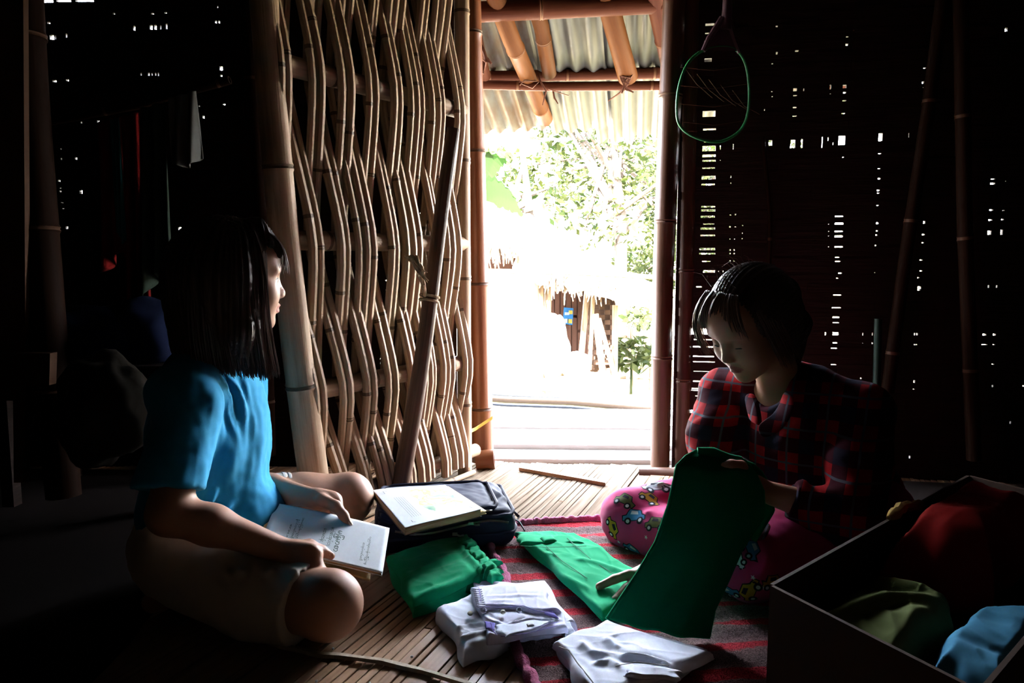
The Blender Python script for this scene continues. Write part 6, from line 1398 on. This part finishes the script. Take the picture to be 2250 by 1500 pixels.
def heap(name, label, cat, corners, z0, th, m_, seed, nz=.010, nsc=16, grp=None, lines=None, base=.05):
    o = pad(name, corners, z0, th, M[m_], None, nu=60, nv=60, edge=.25, seed=seed, nz=nz, nsc=nsc, wob=.012, lines=lines); tag(o, label, cat, grp); return o
ce = (bxA + bxC)*.5
def inb(u, v): p = bxA + (bxB-bxA)*u + (bxD-bxA)*v; return Vector((p.x, p.y, 0))
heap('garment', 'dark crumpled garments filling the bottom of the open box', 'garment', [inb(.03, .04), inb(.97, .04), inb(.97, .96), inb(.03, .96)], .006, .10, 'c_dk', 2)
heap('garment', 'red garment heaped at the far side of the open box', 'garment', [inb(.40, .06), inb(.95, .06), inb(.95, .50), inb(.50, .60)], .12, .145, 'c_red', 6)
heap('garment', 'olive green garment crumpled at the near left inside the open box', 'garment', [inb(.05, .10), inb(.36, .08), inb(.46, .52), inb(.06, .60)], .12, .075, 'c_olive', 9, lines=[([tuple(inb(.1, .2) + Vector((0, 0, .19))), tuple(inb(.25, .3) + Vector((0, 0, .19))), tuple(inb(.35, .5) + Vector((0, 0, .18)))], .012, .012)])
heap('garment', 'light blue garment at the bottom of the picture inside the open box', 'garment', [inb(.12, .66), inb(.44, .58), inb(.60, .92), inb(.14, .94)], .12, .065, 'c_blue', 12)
mb = MB(); a = bxA.lerp(bxB, .48); b_ = bxA.lerp(bxB, .66)
mb.tube([a.lerp(b_, t) + Vector((.004*math.sin(t*9), 0, .006 + .006*math.sin(t*5))) for t in np.linspace(0, 1, 14)], [.004] + [.010 + .002*math.sin(k*2) for k in range(12)] + [.004], 8)
M['ochre'] = mat('ochre_rag', (.26, .15, .04), .95); tag(mb.build('rag', M['ochre']), 'twisted ochre rag lying on the rim of the open box', 'rag')
heap('shade_mat', 'near-black mat added to darken the floor behind the box at right', 'mat', [Vector((1.08, 1.2, 0)), Vector((2.5, .8, 0)), Vector((2.5, 2.14, 0)), Vector((1.06, 2.36, 0))], .002, .012, 'c_shade', 17, nz=.002)  # added mat, its near-black colour stands in for shade at the right
# ================================================================ things in the dark left part
heap('shade_mat', 'mat behind the person in turquoise, spread near-black over the left floor to darken it', 'mat', [Vector((-2.5, .25, 0)), Vector((-.62, .25, 0)), Vector((-.84, 2.45, 0)), Vector((-2.5, 2.45, 0))], .0015, .006, 'c_shade', 21, nz=.001)  # covers the whole left floor, near-black in place of shade
dpole('dark bamboo clothes pole slung across the left wall', [P(40, 280, 2.25), P(300, 232, 2.22), P(505, 176, 2.20)], .012, nm='clothes_pole')
def hang(label, pts_top, length, m_, seed, depth, thick=.02, cat='garment', flare=1.15):
    (x0, y0), (x1, y1) = pts_top
    def fn(U, V_):
        a = np.array(tuple(P(x0, y0, depth))); b_ = np.array(tuple(P(x1, y1, depth))); c = (a+b_)/2
        P_ = a*(1-U)[..., None] + b_*U[..., None]; s = 1 + (flare-1)*V_; P_[..., 0] = c[0] + (P_[..., 0]-c[0])*s; P_[..., 2] -= length*V_*(1 + .06*np.sin(U*5 + seed)); P_[..., 1] += thick*np.sin(U*14 + seed + V_*2)*(.3 + .7*V_); return P_
    o = sheet('hanging_garment', fn, 40, 40, M[m_], None); tag(o, label, cat); return o
hang('red garment hanging from the clothes pole at left', ((212, 268), (262, 258)), .42, 'c_red2', 1, 2.17)
hang('teal strip of cloth hanging beside the red garments', ((243, 262), (262, 258)), .34, 'c_teal', 4, 2.10, .008, flare=.8)
hang('long dark red garment hanging right of the teal strip', ((262, 256), (308, 246)), .58, 'c_red2', 7, 2.16)
hang('black jacket hanging in the middle of the clothes pole', ((305, 240), (362, 224)), .52, 'c_dk', 2, 2.15, .03)
hang('grey-white shirt hanging at the right end of the clothes pole', ((372, 216), (430, 200)), .20, 'c_white', 5, 2.17)
for (lb, x, y, Y, rx, ry, rz, m_, sd_) in (('blue bundle of cloth piled by the left wall', 200, 745, 2.1, .16, .12, .10, 'c_navy', 1), ('second dark blue bundle beside the first by the left wall', 320, 740, 2.15, .14, .12, .12, 'c_navy', 2), ('beige sack on the floor behind the person in turquoise', 225, 900, 1.84, .12, .10, .15, 'c_sack', 3)):
    bm = bmesh.new(); bmesh.ops.create_icosphere(bm, subdivisions=4, radius=1); c_ = P(x, y, Y)
    for v in bm.verts:
        n_ = 1 + .22*mnoise.noise(v.co*1.7 + Vector((sd_*5, 0, 0))) + .07*mnoise.noise(v.co*5 + Vector((sd_, 0, 0)))
        v.co = Vector((v.co.x*rx, v.co.y*ry, v.co.z*rz))*n_ + c_
    me = bpy.data.meshes.new('bundle'); bm.to_mesh(me); bm.free(); me.materials.append(M[m_])
    for p in me.polygons: p.use_smooth = True
    tag(link('bundle', me), lb, 'bundle')
# low shelf carrying the blue bundles
mb = MB(); c_ = P(250, 790, 2.13); mb.box((c_.x, 2.2, c_.z - .02), (.62, .36, .03)); 
sh = thing('low_bench', 'dark low bench under the blue bundles by the left wall', 'bench', (c_.x, 2.2, 0)); mb.build('top', M['wall'], sh, smooth=False)
for sx_ in (-.28, .28):
    for sy_ in (-.15, .15):
        mb = MB(); mb.box((c_.x + sx_, 2.2 + sy_, (c_.z-.035)/2), (.035, .035, c_.z - .035)); mb.build('leg', M['wall'], sh, smooth=False)
M['wood'] = mat('brown_plank', (.05, .020, .008), .6, noise=((30, 30, 2), (.07, .03, .012), .2))
def lpost(lb, pts, r): mb = MB(); mb.culm(pts, r, 16, node=.5); tag(mb.build('bamboo_post', [M['pole_dark'], M['ring_dark']]), lb, 'post')
lpost('thick dark bamboo post leaning at the far left', [P(140, 1090, 1.95), P(100, 640, 1.98), P(66, 200, 2.0), P(50, -80, 2.0)], .045)
lpost('slim dark bamboo post just behind the dark-haired head', [P(590, 1000, 2.48), P(575, 500, 2.48), P(550, 100, 2.48), P(545, -60, 2.48)], .026)
pf = thing('wooden_frame', 'rough brown plank frame at the far left edge', 'frame', (-1.35, 1.9, 0))
for (x0, y0, x1, y1, w_) in ((12, 880, 2, -40, .05), (44, 1060, 36, -40, .035)):
    mb = MB(); a, b_ = P(x0, y0, 1.92), P(x1, y1, 1.92); mb.hexa([a + Vector((-w_/2, 0, 0)), a + Vector((w_/2, 0, 0)), a + Vector((w_/2, .02, 0)), a + Vector((-w_/2, .02, 0)), b_ + Vector((-w_/2, 0, 0)), b_ + Vector((w_/2, 0, 0)), b_ + Vector((w_/2, .02, 0)), b_ + Vector((-w_/2, .02, 0))]); mb.build('plank', M['wood'], pf, smooth=False)
mb = MB(); a, b_ = P(-60, 848, 1.89), P(108, 846, 1.89); mb.hexa([a, b_, b_ + Vector((0, .03, 0)), a + Vector((0, .03, 0)), P(-60, 776, 1.89), P(110, 776, 1.89), P(110, 776, 1.89) + Vector((0, .03, 0)), P(-60, 776, 1.89) + Vector((0, .03, 0))]); mb.build('crossboard', M['wood'], pf, smooth=False)

M['binding'] = mat('pale_binding', (.66, .56, .44), .8, noise=((90, 90, 90), (.42, .33, .24), .2))
mb = MB(); pts = [F(x, y, .003 + .002*(k % 2)) for k, (x, y) in enumerate(((560, 1398), (620, 1418), (660, 1428), (700, 1438), (745, 1440), (790, 1446), (840, 1452), (880, 1462), (930, 1474), (985, 1490), (1040, 1506)))]

for k, p in enumerate(pts):
    w_ = .0075 + .0015*math.sin(k*2.1); mb.v += [p + Vector((0, -w_, -.002)), p + Vector((0, -w_*.6, .0035)), p + Vector((0, w_*.6, .0035)), p + Vector((0, w_, -.002))]
for k in range(len(pts)-1):
    for q in range(3): a = k*4+q; mb.quad(a, a+4, a+5, a+1)
tag(mb.build('binding_strip', M['binding']), 'pale flat binding strip crossing the floor strips at the bottom left of centre', 'strip')
rr = random.Random(77)
for k, (x, y) in enumerate(((732, 1424), (695, 1496), (812, 1500), (905, 1442))):
    bm = bmesh.new(); bmesh.ops.create_icosphere(bm, subdivisions=1, radius=.0028); c_ = F(x, y, .003)
    for v in bm.verts: v.co = Vector((v.co.x*rr.uniform(.7, 1.3), v.co.y*rr.uniform(.7, 1.3), v.co.z*.8)) + c_
    me = bpy.data.meshes.new('crumb'); bm.to_mesh(me); bm.free(); me.materials.append(M['paper']); tag(link('crumb', me), 'tiny pale crumb lying on the bamboo floor strips', 'crumb', 'crumbs on the floor')
